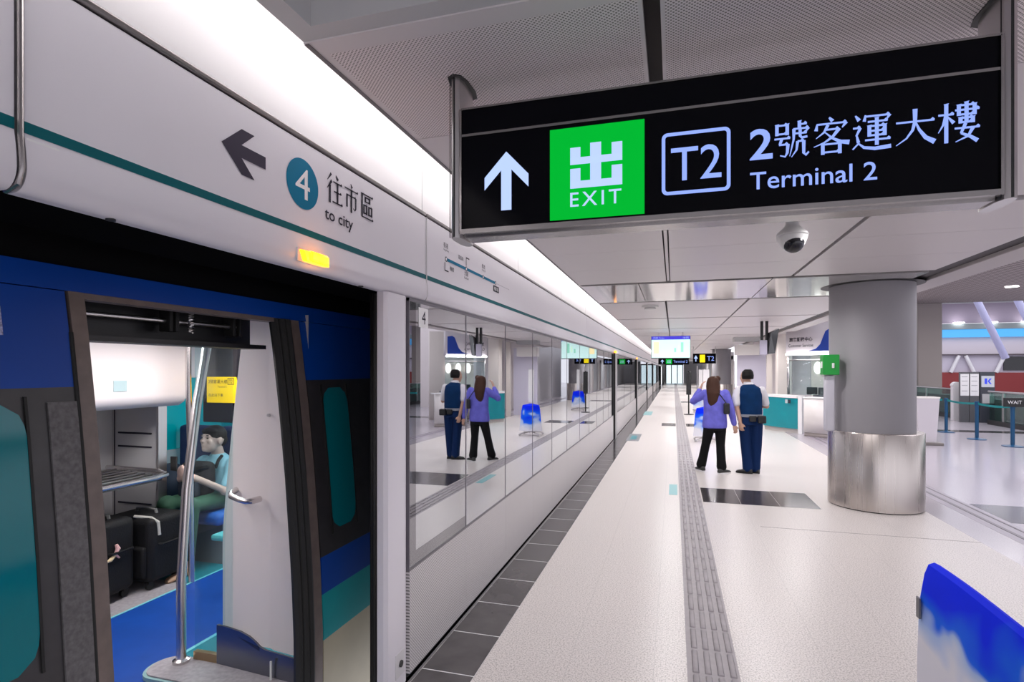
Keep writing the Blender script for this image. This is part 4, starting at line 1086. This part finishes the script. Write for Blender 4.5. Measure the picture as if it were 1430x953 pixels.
# hall ceiling and far side of the hall
struct('ceiling', B(3.24, 40, -4, 24.5, 4.2, 4.3), hall_perf)
for i, (x, y) in enumerate(((9.75, 20.2), (11.6, 20.3), (13.4, 20.2))):
    tag(MB().cyl((x, y, 4.2), (x, y, 4.185), 0.16).link('downlight', lamp_white), ['round downlight over the square pillar side of the hall', 'round downlight in the middle of the dotted hall ceiling', 'round downlight by the outer edge of the hall'][i], 'downlight', 'hall downlights')
HB = 47.0
struct('wall_hall', B(14, 36, HB, HB + 0.2, 2.75, 4.1), mat('hall_white', (0.66, 0.60, 0.64), 0.45))
struct('wall_hall', B(14, 36, HB + 0.05, HB + 0.25, 1.5, 2.75), mat('hall_lilac', (0.60, 0.56, 0.64), 0.45))
struct('wall_hall', B(14, 36, HB - 0.1, HB + 0.1, -0.1, 1.5), red_wall)
struct('trim_17', B(14, 36, HB - 0.3, HB, 4.0, 4.55), emissive('blue_strip', (0.06, 0.30, 0.62), 0.9))
struct('trim_18', B(14, 36, HB - 0.4, HB, 4.56, 4.95), mat('rail_green', (0.22, 0.26, 0.27), 0.5))
struct('trim_19', B(14, 36, HB - 0.1, HB, 5.0, 6.4), mat('upper_mauve', (0.33, 0.28, 0.36), 0.5))
struct('trim_20', B(12, 36, 30, 30.4, 5.0, 5.08), black)
struct('trim_21', B(12, 36, 30, 31, 5.1, 5.6), mat('beam_lilac', (0.36, 0.36, 0.55), 0.5))
struct('trim_22', B(14, 36, HB - 0.25, HB - 0.05, 2.72, 2.80), mat('soffit_line', (0.10, 0.08, 0.09), 0.5))
struct('ceiling', B(3.24, 40, 24.5, 52, 6.6, 6.7), mat('hall_grey_ceiling', (0.34, 0.33, 0.36), 0.5))
struct('trim_23', B(3.24, 40, 24.4, 24.5, 4.2, 6.6), mat('hall_edge', (0.36, 0.35, 0.42), 0.5))
for i, x in enumerate((19.35, 21.3, 23.3, 25.3)):
    tag(B(x - 0.3, x + 0.3, HB - 0.6, HB - 0.4, 4.98, 5.04).link('wall_lamp', lamp_white), '%s small lamp in the row on the far hall gallery' % ordn[i], 'lamp', 'gallery lamps')
struct('window_1', B(22.2, 24.2, HB - 0.05, HB + 0.06, 1.65, 2.6), dark_glass)
struct('window_2', B(24.7, 27, HB - 0.05, HB + 0.06, 1.7, 2.6), dark_glass)
for i, (xa, za, xb_, zb) in enumerate(((15.38, 6.5, 17.1, 2.3), (17.18, 6.5, 18.9, 2.3))):
    tag(MB().cyl((xa, 36, za), (xb_, 36, zb), 0.17).link('slanted_column', mat('slant_lilac', (0.50, 0.50, 0.72), 0.4)), ['slanted white column nearer the square pillar in the far hall', 'slanted pale column towards the outer wall of the far hall'][i], 'column', 'slanted columns in the far hall')
for i, x in enumerate((19.0, 20.4, 21.7)):
    mb = MB().cyl((x, HB - 0.15, 1.5), (x + 0.5 * (-1) ** i, HB - 0.15, 2.7), 0.12)
    tag(mb.link('wall_strut', white_paint), '%s short white strut against the far lilac wall' % ordn[i], 'strut', 'white struts on the far wall')

# stands hung with blue and white covers (seen in the door glass), and the covered barrier close by
def cover_mat(name, zlo, zhi):
    m, nt, b = new_mat(name)
    tc, x, y, z = xyz(nt)
    n = nt.nodes.new('ShaderNodeTexNoise'); n.inputs['Scale'].default_value = 2.3; n.inputs['Detail'].default_value = 2.0; n.inputs['Distortion'].default_value = 0.2
    nt.links.new(tc.outputs['Object'], n.inputs['Vector'])
    f = M(nt, 'ADD', M(nt, 'DIVIDE', M(nt, 'SUBTRACT', z, zlo), zhi - zlo), M(nt, 'MULTIPLY', M(nt, 'SUBTRACT', n.outputs['Fac'], 0.5), 1.3))
    r = nt.nodes.new('ShaderNodeValToRGB')
    e = r.color_ramp.elements
    e[0].position = 0.30; e[0].color = (0.80, 0.80, 0.88, 1)
    e[1].position = 0.72; e[1].color = (0.0, 0.022, 0.95, 1)
    e2 = e.new(0.48); e2.color = (0.42, 0.56, 0.88, 1)
    e3 = e.new(0.56); e3.color = (0.01, 0.14, 0.92, 1)
    nt.links.new(f, r.inputs['Fac']); nt.links.new(r.outputs['Color'], b.inputs['Base Color'])
    b.inputs['Roughness'].default_value = 0.7
    b.inputs['Specular IOR Level'].default_value = 0.12
    return m
cov_near = cover_mat('cloud_print_near', 0.24, 0.86)
cov_far = cover_mat('cloud_print_far', 0.0, 0.8)
t = thing('covered_barrier', 'low barrier under a blue and white cloud printed cover', 'barrier', (1.28, 2.4, 0))
mb = MB()
rows = []
for k in range(19):
    s_ = k / 18
    y = 3.20 - 1.75 * s_
    top = 0.752 + 0.006 * math.sin(s_ * 9)
    wob = 0.012 * math.sin(s_ * 14)
    rows.append([(1.156 + wob, y, 0.04), (1.158 + wob, y, 0.30), (1.166 + wob * 0.7, y, 0.55), (1.188, y, top - 0.06), (1.205, y, top - 0.012), (1.23, y, top), (1.255, y, top - 0.012), (1.28, y, top - 0.07), (1.33 - wob * 0.7, y, 0.55), (1.35 - wob, y, 0.30), (1.355 - wob, y, 0.04)])
mb.rings(rows, True, True)
part('cover', mb, cov_near, t)
part('frame', MB().tube([(1.24, 3.12, 0.0), (1.24, 3.12, 0.70), (1.24, 1.55, 0.70), (1.24, 1.55, 0.0)], 0.018), alu, t)
part('buckle', B(1.152, 1.160, 3.165, 3.198, 0.48, 0.58), mat('buckle_grey', (0.2, 0.2, 0.2), 0.5), t)
for (x, y, lab) in ((0.743, 13.98, 'wheeled stand in a blue and white cover behind the purple sweater woman'), (1.03, 23.2, 'wheeled stand in a blue and white cover further down the platform')):
    t = thing('covered_stand', lab, 'stand', (x, y, 0), 'covered wheeled stands')
    part('post', MB().cyl((x - 0.04, y, 0.05), (x - 0.04, y, 1.72), 0.015).cyl((x + 0.04, y, 0.05), (x + 0.04, y, 1.72), 0.015), alu, t)
    part('panel', B(x - 0.07, x + 0.07, y - 0.02, y + 0.02, 0.85, 1.7), white_paint, t)
    mb = MB()
    mb.rings([[(x + r_ * math.cos(2 * PI * k / 14) * (1 + 0.12 * math.sin(k * 2.6)), y + 0.6 * r_ * math.sin(2 * PI * k / 14), z) for k in range(14)] for r_, z in ((0.30, 0.12), (0.27, 0.4), (0.25, 0.65), (0.22, 0.78), (0.04, 0.82))])
    part('cover', mb, cov_far, t)
    for k in range(4):
        a = PI / 4 + k * PI / 2
        part('leg', MB().tube([(x, y, 0.10), (x + 0.35 * math.cos(a), y + 0.35 * math.sin(a), 0.05)], 0.015, 8).ell((x + 0.35 * math.cos(a), y + 0.35 * math.sin(a), 0.03), 0.03, 0.03, 0.03), alu, t)
# slim pole sign and chrome posts between the people and the glass
for i, (x, y, h_, lab) in enumerate(((0.55, 22.0, 1.65, 'slim black pole sign standing by the guide strip'), (0.95, 24.5, 1.85, 'bright chrome pole beyond the black pole sign'))):
    t = thing('pole_stand', lab, 'pole', (x, y, 0))
    part('base', MB().lathe([(0.18, 0), (0.18, 0.02), (0.03, 0.04)], (x, y, 0)), black, t)
    part('pole', MB().cyl((x, y, 0.03), (x, y, h_), 0.025), alu if i else black, t)
    if not i: part('sign', B(x - 0.09, x + 0.09, y - 0.02, y + 0.02, 0.75, 1.62, bevel=0.02), black, t)
# lift enclosure frames far right of the strip
for i in range(5):
    y = 34.5 + i * 4.5
    t = thing('steel_portal', '%s steel door surround on the far side wall' % ordn[i], 'portal', (3.25, y, 0), 'steel door surrounds')
    part('frame', B(3.2, 3.32, y, y + 0.25, 0, 2.5).box(3.2, 3.32, y + 2.6, y + 2.85, 0, 2.5).box(3.2, 3.32, y, y + 2.85, 2.3, 2.5), alu, t)
    part('door', B(3.25, 3.31, y + 0.25, y + 2.6, 0, 2.3), mat('portal_door', (0.5, 0.5, 0.53), 0.3), t)
# end doorway frames
t = thing('end_door', 'dark framed glass doors closing the far platform end', 'door', (0.1, YF - 1, 0))
for x in (-0.9, -0.25, 0.45, 1.1): part('jamb', B(x - 0.05, x + 0.05, YF - 1.0, YF - 0.9, 0, 2.3), black, t)
part('pane', B(-0.9, 1.1, YF - 0.96, YF - 0.94, 0, 2.3), clear_glass, t)
part('lintel', B(-0.95, 1.15, YF - 1.0, YF - 0.9, 2.25, 2.4), black, t)
# floor stickers
for i, (xa, xb_, ya, yb) in enumerate(((-0.06, 0.05, 7.85, 8.55), (-1.10, -0.80, 13.5, 15.0), (-1.10, -0.80, 21.3, 23.2))):
    t = tag(B(xa, xb_, ya, yb, 0.0005, 0.003).link('floor_sticker', mat('sticker_teal', (0.22, 0.50, 0.52), 0.4) if i != 1 else mat('sticker_grey', (0.22, 0.23, 0.25), 0.4)), ['small pale teal floor sticker beside the guide strip', 'grey and teal floor marker by the dark doorway post', 'pale teal floor marker further along the door line'][i], 'floor sticker', 'floor markers')
    if i == 1:
        part('inset', B(-1.03, -0.88, 13.8, 14.6, 0.003, 0.004), teal_panel, t)

# ================================================================== PEOPLE
SKIN = mat('skin', (0.55, 0.33, 0.24), 0.5)
HAIR_BROWN = mat('hair_brown', (0.05, 0.020, 0.012), 0.6, spec=0.25, bump=0.5, vscale=70)
HAIR_BLACK = mat('hair_black', (0.008, 0.007, 0.007), 0.65, spec=0.2, bump=0.4, vscale=90)
def remeshed(name, mb, m, parent, vox=0.010, smooth=4, label=None):
    """many overlapping volumes fused into one continuous skin"""
    bmesh.ops.recalc_face_normals(mb.bm, faces=mb.bm.faces)
    me = bpy.data.meshes.new(name); mb.bm.to_mesh(me); mb.bm.free()
    o = bpy.data.objects.new(name, me); COL.objects.link(o)
    r = o.modifiers.new('r', 'REMESH'); r.mode = 'VOXEL'; r.voxel_size = vox; r.use_smooth_shade = True
    s = o.modifiers.new('s', 'SMOOTH'); s.iterations = smooth; s.factor = 0.5
    bpy.context.view_layer.update()
    m2 = bpy.data.meshes.new_from_object(o.evaluated_get(bpy.context.evaluated_depsgraph_get()))
    o.modifiers.clear(); o.data = m2; m2.name = name
    bpy.data.meshes.remove(me)
    for p in m2.polygons: p.use_smooth = True
    m2.materials.clear(); m2.materials.append(m)
    o.parent = parent
    if label: o['label'] = label
    return o
def limb(mb, pts, rad, n=14):
    mb.tube(pts, rad, n)
    for p, r in zip(pts, rad): mb.ell(p, r, r, r, 12, 8)
def oval(mb, secs, n=24):
    """stack of oval sections (cx, cy, z, rx, ry)"""
    mb.rings([[(cx + rx * math.cos(2 * PI * k / n), cy + ry * math.sin(2 * PI * k / n), z) for k in range(n)] for cx, cy, z, rx, ry in secs])
def hand(mb, wrist, direction, palm_n, curl=0.4, s=1.0, thumb_side=1):
    w = Vector(wrist); d = Vector(direction).normalized(); n = Vector(palm_n).normalized()
    side = d.cross(n).normalized() * thumb_side
    n = side.cross(d).normalized() * thumb_side
    mb.rings([[w + d * t + side * (wx * math.cos(2 * PI * k / 12)) + n * (wy * math.sin(2 * PI * k / 12)) for k in range(12)] for t, wx, wy in ((-0.02, 0.024, 0.02), (0.02, 0.033, 0.018), (0.05, 0.042, 0.016), (0.085, 0.04, 0.014))])
    for i, L in enumerate((0.070, 0.078, 0.072, 0.056)):
        b = w + d * 0.082 + side * (0.030 - 0.020 * i)
        a1 = d * math.cos(curl * 0.5) + n * math.sin(curl * 0.5)
        a2 = d * math.cos(curl * 1.5) + n * math.sin(curl * 1.5)
        a3 = d * math.cos(curl * 2.3) + n * math.sin(curl * 2.3)
        p1 = b + a1 * L * 0.45; p2 = p1 + a2 * L * 0.33; p3 = p2 + a3 * L * 0.26
        limb(mb, [b, p1, p2, p3], [0.0095, 0.009, 0.0085, 0.007], 8)
    tb = w + d * 0.025 + side * 0.03
    t1 = tb + (d * 0.6 + side * 0.7 + n * 0.2).normalized() * 0.035
    t2 = t1 + (d * 0.9 + side * 0.2 + n * 0.3).normalized() * 0.03
    limb(mb, [tb, t1, t2], [0.013, 0.011, 0.008], 8)
def head(mb, c, s=1.0, yaw=0.0, pitch=0.0):
    """head with brow, nose, lips, chin and ears; faces +y before turning"""
    Rm = Matrix.Rotation(yaw, 3, 'Z') @ Matrix.Rotation(pitch, 3, 'X')
    c = Vector(c)
    P = lambda x, y, z: c + Rm @ (Vector((x, y, z)) * s)
    E_ = lambda x, y, z, a, b, h, n=14, m=9: mb.ell(P(x, y, z), a * s, b * s, h * s, n, m, Rm)
    E_(0, -0.01, 0.025, 0.075, 0.092, 0.092, 24, 16)
    E_(0, 0.025, -0.035, 0.058, 0.062, 0.075, 20, 12)
    E_(0, 0.058, -0.085, 0.026, 0.024, 0.022)
    E_(0, 0.078, 0.022, 0.050, 0.012, 0.012)
    for sx in (-1, 1):
        E_(sx * 0.040, 0.062, -0.02, 0.022, 0.018, 0.020)
        E_(sx * 0.078, -0.008, -0.008, 0.010, 0.020, 0.032)
    E_(0, 0.088, -0.006, 0.009, 0.014, 0.024); E_(0, 0.096, -0.024, 0.014, 0.013, 0.010)
    E_(0, 0.080, -0.052, 0.022, 0.010, 0.007); E_(0, 0.078, -0.063, 0.018, 0.010, 0.006)
    return P, Rm
def face_marks(parent, P, Rm, s=1.0):
    for sx in (-1, 1):
        mb = MB().ell(P(sx * 0.030, 0.0765, 0.004), 0.013 * s, 0.005 * s, 0.006 * s, 12, 8, Rm); o = mb.link('eye', mat('eye_dark', (0.03, 0.02, 0.02), 0.2)); o.parent = parent
        mb = MB().ell(P(sx * 0.032, 0.083, 0.026), 0.017 * s, 0.006 * s, 0.0035 * s, 12, 8, Rm); o = mb.link('eyebrow', HAIR_BLACK); o.parent = parent
def shoe(mb, p, ang, L=0.25):
    Rz = Matrix.Rotation(ang, 3, 'Z'); p = Vector(p)
    secs = [(-0.07, 0.030, 0.05), (-0.05, 0.038, 0.075), (0.0, 0.038, 0.075), (0.06, 0.042, 0.055), (0.11, 0.045, 0.042), (0.15, 0.038, 0.034), (0.175, 0.02, 0.022)]
    mb.rings([[p + Rz @ Vector((wx * math.cos(2 * PI * k / 14), t, max(0.0, hh / 2 + hh / 2 * 1.1 * math.sin(2 * PI * k / 14)))) for k in range(14)] for t, wx, hh in secs])
def sole(mb, p, ang):
    Rz = Matrix.Rotation(ang, 3, 'Z'); p = Vector(p)
    pts = [(0.036 * math.cos(a) * (1.15 if math.sin(a) > 0 else 1.0), 0.055 + 0.132 * math.sin(a)) for a in [2 * PI * k / 24 for k in range(24)]]
    mb.prism([p + Rz @ Vector((x, y, 0.0)) for x, y in pts], (0, 0, 0.024))

# --- woman in the purple sweater
WM = thing('person', 'woman in purple sweater and black trousers with long brown hair', 'person', (0.655, 9.72, 0))
mb = MB()
head(mb, (-0.03, 0.03, 1.475), 0.98, 0.25)
limb(mb, [(-0.015, 0.0, 1.30), (-0.02, 0.005, 1.42)], [0.05, 0.046])
oval(mb, [(0, 0, 0.80, 0.14, 0.10), (0, 0, 0.95, 0.13, 0.095), (0, 0, 1.15, 0.14, 0.095), (0, 0, 1.30, 0.15, 0.085), (-0.01, 0, 1.36, 0.07, 0.06)])
limb(mb, [(-0.16, 0, 1.31), (-0.335, 0.10, 1.17), (-0.215, 0.20, 1.385)], [0.045, 0.036, 0.026])
hand(mb, (-0.215, 0.20, 1.385), (0.35, 0.1, 0.9), (0.9, 0.1, -0.3), 0.5)
limb(mb, [(0.165, 0, 1.31), (0.245, -0.02, 1.03), (0.295, -0.01, 0.80)], [0.045, 0.036, 0.024])
hand(mb, (0.295, -0.01, 0.79), (0.25, -0.05, -1), (-0.5, 0.9, 0), 0.7)
limb(mb, [(-0.085, 0, 0.82), (-0.14, 0.06, 0.46), (-0.205, 0.10, 0.06)], [0.07, 0.045, 0.03])
limb(mb, [(0.085, 0, 0.82), (0.085, 0, 0.46), (0.10, -0.06, 0.06)], [0.07, 0.045, 0.03])
remeshed('body', mb, SKIN, WM, 0.009)
mb = MB()
oval(mb, [(-0.005, 0, 0.735, 0.165, 0.115), (-0.005, 0, 0.75, 0.192, 0.135), (-0.005, 0, 0.82, 0.195, 0.14), (0, 0, 0.98, 0.178, 0.13), (0, 0, 1.15, 0.18, 0.125), (0, 0, 1.28, 0.185, 0.11), (-0.01, 0, 1.345, 0.13, 0.09), (-0.015, 0.0, 1.385, 0.065, 0.06)])
limb(mb, [(-0.155, 0, 1.305), (-0.25, 0.055, 1.235), (-0.335, 0.10, 1.17), (-0.28, 0.15, 1.27), (-0.235, 0.185, 1.345)], [0.07, 0.066, 0.06, 0.052, 0.042])
limb(mb, [(0.16, 0, 1.305), (0.215, -0.01, 1.16), (0.248, -0.02, 1.03), (0.275, -0.015, 0.91), (0.292, -0.01, 0.82)], [0.072, 0.066, 0.058, 0.052, 0.043])
remeshed('sweater', mb, mat('sweater_purple', (0.15, 0.145, 0.60), 0.8, spec=0.2, var=0.12, vscale=12), WM, 0.010, 3, 'purple sweater')
mb = MB()
oval(mb, [(0, 0, 0.70, 0.155, 0.125), (0, 0, 0.80, 0.16, 0.125), (0, 0, 0.86, 0.15, 0.115)])
limb(mb, [(-0.085, 0, 0.76), (-0.14, 0.06, 0.46), (-0.185, 0.09, 0.22), (-0.21, 0.10, 0.115)], [0.095, 0.070, 0.072, 0.080])
limb(mb, [(0.085, 0, 0.76), (0.085, 0, 0.46), (0.093, -0.04, 0.22), (0.098, -0.055, 0.115)], [0.095, 0.070, 0.072, 0.080])
remeshed('trousers', mb, mat('trouser_black', (0.007, 0.007, 0.008), 0.8, spec=0.15), WM, 0.010, 3, 'black flared trousers')
mb = MB()
hx = -0.03
oval(mb, [(hx - 0.01, -0.03, 1.00, 0.02, 0.02), (hx - 0.01, -0.075, 1.06, 0.055, 0.035), (hx - 0.005, -0.085, 1.18, 0.085, 0.05), (hx, -0.075, 1.32, 0.105, 0.06), (hx, -0.03, 1.42, 0.112, 0.085), (hx, 0.0, 1.50, 0.102, 0.105), (hx, 0.0, 1.56, 0.08, 0.09), (hx, 0.0, 1.592, 0.03, 0.035)])
mb.ell((hx + 0.07, 0.02, 1.55), 0.05, 0.05, 0.05)
remeshed('hair', mb, HAIR_BROWN, WM, 0.009, 2, 'long brown hair')
for p, a, nm in (((-0.205, 0.08, 0.0), 0.5, 'l'), ((0.10, -0.08, 0.0), -0.9, 'r')):
    mb = MB(); shoe(mb, Vector(p) + Vector((0, 0, 0.018)), a); s_ = mb.link('shoe', mat('sneaker_black', (0.03, 0.03, 0.03), 0.6)); s_.parent = WM
    mb = MB(); sole(mb, p, a); q = mb.link('sole', white_paint); q.parent = s_
mb = MB().box(0.12, 0.215, -0.17, -0.115, 0.98, 1.16, bevel=0.02, seg=3)
bg = mb.link('handbag', mat('bag_black', (0.012, 0.012, 0.016), 0.5)); bg.parent = WM
mb = MB().tube([(0.165, -0.14, 1.15), (0.10, -0.135, 1.25), (0.02, -0.09, 1.36)], 0.008, 8); o = mb.link('bag_strap', mat('bag_black', (0, 0, 0))); o.parent = bg

# --- man in the navy vest
MN = thing('person', 'man in navy vest, white shirt and blue trousers with belt pouch', 'person', (1.20, 9.82, 0))
mb = MB()
head(mb, (-0.055, 0.03, 1.575), 1.08, 0.55)
limb(mb, [(-0.02, 0.0, 1.38), (-0.035, 0.005, 1.50)], [0.062, 0.058])
oval(mb, [(0, 0, 0.86, 0.16, 0.11), (0, 0, 1.0, 0.155, 0.11), (0, 0, 1.2, 0.165, 0.11), (0, 0, 1.36, 0.175, 0.09), (-0.01, 0, 1.43, 0.08, 0.07)])
limb(mb, [(-0.195, 0, 1.37), (-0.205, -0.03, 1.08), (-0.155, -0.10, 0.83)], [0.05, 0.042, 0.028])
hand(mb, (-0.155, -0.10, 0.83), (0.12, -0.15, -1), (0.5, 0.85, 0), 0.8)
limb(mb, [(0.195, 0.01, 1.37), (0.265, 0.09, 1.10), (0.10, 0.24, 1.08)], [0.05, 0.042, 0.028])
hand(mb, (0.10, 0.24, 1.08), (-1, 0.2, 0.05), (0, -0.3, -1), 0.5)
limb(mb, [(-0.08, 0, 0.88), (-0.07, 0.0, 0.48), (-0.035, 0.0, 0.06)], [0.08, 0.052, 0.034])
limb(mb, [(0.09, 0, 0.88), (0.10, 0.03, 0.48), (0.09, 0.06, 0.06)], [0.08, 0.052, 0.034])
remeshed('body', mb, SKIN, MN, 0.009)
mb = MB()
oval(mb, [(0.005, 0, 0.92, 0.165, 0.12), (0, 0, 1.1, 0.17, 0.12), (0, 0, 1.30, 0.185, 0.115), (0, 0, 1.40, 0.16, 0.095), (-0.02, 0, 1.455, 0.085, 0.08), (-0.025, 0, 1.50, 0.068, 0.068)])
limb(mb, [(-0.18, 0, 1.365), (-0.212, -0.015, 1.25), (-0.212, -0.025, 1.14)], [0.064, 0.064, 0.060])
limb(mb, [(0.18, 0.01, 1.365), (0.222, 0.05, 1.25), (0.248, 0.08, 1.15)], [0.064, 0.064, 0.060])
remeshed('shirt', mb, mat('shirt_white', (0.74, 0.72, 0.76), 0.7), MN, 0.010, 3, 'white short sleeved shirt')
mb = MB()
oval(mb, [(0.01, 0, 0.945, 0.176, 0.132), (0.01, 0, 1.0, 0.180, 0.135), (0.005, 0, 1.15, 0.182, 0.133), (0.0, 0, 1.30, 0.187, 0.130), (-0.005, 0, 1.395, 0.172, 0.112), (-0.015, 0, 1.45, 0.095, 0.088), (-0.02, 0, 1.465, 0.078, 0.076)])
remeshed('vest', mb, mat('vest_navy', (0.002, 0.026, 0.095), 0.8, spec=0.15, var=0.1, vscale=10), MN, 0.010, 3, 'navy vest')
mb = MB()
oval(mb, [(0.01, 0, 0.80, 0.172, 0.135), (0.01, 0, 0.90, 0.172, 0.13), (0.01, 0, 0.95, 0.168, 0.125)])
limb(mb, [(-0.075, 0, 0.82), (-0.065, 0.0, 0.48), (-0.045, 0.0, 0.20), (-0.035, 0.0, 0.085)], [0.105, 0.082, 0.075, 0.078])
limb(mb, [(0.095, 0, 0.82), (0.105, 0.03, 0.48), (0.095, 0.05, 0.20), (0.09, 0.06, 0.085)], [0.105, 0.082, 0.075, 0.078])
remeshed('trousers', mb, mat('trouser_blue', (0.004, 0.020, 0.085), 0.8, spec=0.15), MN, 0.010, 3, 'dark blue trousers')
mb = MB()
oval(mb, [(-0.055, 0.005, 1.54, 0.088, 0.085), (-0.055, 0.0, 1.60, 0.093, 0.105), (-0.055, 0.008, 1.66, 0.086, 0.10), (-0.05, 0.01, 1.70, 0.05, 0.06)])
h_ = remeshed('hair', mb, HAIR_BLACK, MN, 0.008, 2, 'short black hair')
h_.location = (0.018, -0.028, 0.005)
oval_ = MB()
oval(oval_, [(0.01, 0, 0.928, 0.184, 0.140), (0.01, 0, 0.932, 0.187, 0.143), (0.01, 0, 0.968, 0.187, 0.143), (0.01, 0, 0.972, 0.184, 0.140)])
bl = oval_.link('belt', mat('belt_grey', (0.25, 0.26, 0.30), 0.35)); bl.parent = MN
for (a, b, c, d, e, f) in ((0.10, 0.22, -0.20, -0.10, 0.84, 0.96), (-0.03, 0.08, -0.175, -0.125, 0.86, 0.955)):
    o = MB().box(a, b, c, d, e, f, bevel=0.015, seg=3).link('pouch', mat('pouch_black', (0.012, 0.012, 0.014), 0.5)); o.parent = MN
for p, a in (((-0.035, -0.02, 0.0), 1.25), ((0.085, 0.05, 0.0), 1.05)):
    mb = MB(); shoe(mb, Vector(p) + Vector((0, 0, 0.015)), a); s_ = mb.link('shoe', mat('shoe_black', (0.02, 0.02, 0.02), 0.35)); s_.parent = MN
    mb = MB(); sole(mb, p, a); q = mb.link('sole', black_rubber); q.parent = s_

# --- seated passenger
PX, PY = -3.98, 4.11
ST = thing('person', 'seated man in light blue shirt looking at his phone in the train', 'person', (PX, PY, 0.47))
mb = MB()
Ph, Rh = head(mb, (0.0, -0.06, 0.60), 1.08, PI - 0.12, 0.22 * 1)
limb(mb, [(0, 0.02, 0.40), (0, -0.02, 0.52)], [0.055, 0.052])
oval(mb, [(0, 0.02, 0.0, 0.15, 0.11), (0, 0.03, 0.2, 0.14, 0.10), (0, 0.02, 0.36, 0.16, 0.09), (0, 0.02, 0.44, 0.08, 0.06)])
limb(mb, [(0.18, 0.0, 0.38), (0.21, -0.14, 0.17), (0.06, -0.34, 0.32)], [0.05, 0.042, 0.028])
hand(mb, (0.06, -0.34, 0.32), (-0.6, -0.5, 0.5), (-0.4, 0.6, 0.4), 0.7)
limb(mb, [(-0.18, 0.0, 0.38), (-0.21, -0.14, 0.17), (-0.07, -0.34, 0.30)], [0.05, 0.042, 0.028])
hand(mb, (-0.07, -0.34, 0.30), (0.5, -0.5, 0.6), (0.4, 0.6, 0.4), 0.7, thumb_side=-1)
for sx in (-1, 1): limb(mb, [(sx * 0.09, 0, 0.07), (sx * 0.12, -0.42, 0.08), (sx * 0.12, -0.45, -0.40)], [0.07, 0.05, 0.035])
remeshed('body', mb, mat('skin_pale', (0.60, 0.42, 0.36), 0.5), ST, 0.008)
face_marks(ST, Ph, Rh, 1.08)
mb = MB()
oval(mb, [(0, 0.02, 0.02, 0.165, 0.125), (0, 0.03, 0.2, 0.16, 0.12), (0, 0.02, 0.36, 0.175, 0.105), (0, 0.015, 0.43, 0.10, 0.08), (0, 0.0, 0.47, 0.065, 0.06)])
limb(mb, [(0.165, 0.01, 0.375), (0.20, -0.06, 0.27), (0.205, -0.10, 0.22)], [0.07, 0.066, 0.062])
limb(mb, [(-0.165, 0.01, 0.375), (-0.20, -0.06, 0.27), (-0.205, -0.10, 0.22)], [0.07, 0.066, 0.062])
remeshed('shirt', mb, mat('shirt_sky', (0.30, 0.58, 0.70), 0.7), ST, 0.010, 3, 'light blue shirt')
mb = MB()
oval(mb, [(0, 0.0, -0.005, 0.17, 0.13), (0, 0.0, 0.08, 0.17, 0.13)])
for sx in (-1, 1): limb(mb, [(sx * 0.09, 0, 0.075), (sx * 0.125, -0.42, 0.09), (sx * 0.12, -0.45, -0.30)], [0.09, 0.078, 0.06])
remeshed('trousers', mb, mat('trouser_green', (0.03, 0.10, 0.06), 0.75), ST, 0.010, 3, 'dark green trousers')
mb = MB()
hc = Vector((0.0, -0.035, 0.645))
mb.ell(hc, 0.092, 0.105, 0.085, 20, 12); mb.ell(hc + Vector((0, -0.06, 0.035)), 0.075, 0.05, 0.035); mb.ell(hc + Vector((0, 0.045, -0.05)), 0.08, 0.06, 0.07)
remeshed('hair', mb, HAIR_BLACK, ST, 0.008, 2, 'short black hair')
for sx in (-1, 1):
    mb = MB(); shoe(mb, Vector((sx * 0.12, -0.47, -0.468)), PI); o = mb.link('shoe', mat('shoe_tan', (0.35, 0.22, 0.14), 0.5)); o.parent = ST
tag(B(PX - 0.03, PX + 0.035, PY - 0.475, PY - 0.463, 0.86, 0.98, bevel=0.004).link('phone', mat('phone_black', (0.02, 0.02, 0.02), 0.2)), 'phone held in the hands of the seated passenger', 'phone')
t = thing('backpack', 'black backpack held on the lap of the seated passenger', 'bag', (PX, PY - 0.2, 0.64))
part('body', B(PX - 0.15, PX + 0.13, PY - 0.30, PY - 0.13, 0.60, 0.90, bevel=0.06, seg=4), suit_black, t)
part('pocket', B(PX - 0.11, PX + 0.10, PY - 0.34, PY - 0.28, 0.61, 0.75, bevel=0.025, seg=3), mat('bag_navy', (0.012, 0.02, 0.035), 0.6), t)
part('strap', MB().tube([(PX + 0.10, PY - 0.135, 0.83), (PX + 0.11, PY - 0.11, 0.90), (PX + 0.10, PY - 0.06, 0.93)], 0.014, 8), suit_black, t)
t = thing('duffel_bag', 'dark navy bag on the seat beside the passenger', 'bag', (-4.42, 4.0, 0.47))
part('body', MB().ell((-4.40, 4.0, 0.66), 0.17, 0.15, 0.19), mat('duffel_navy', (0.012, 0.03, 0.06), 0.7), t)
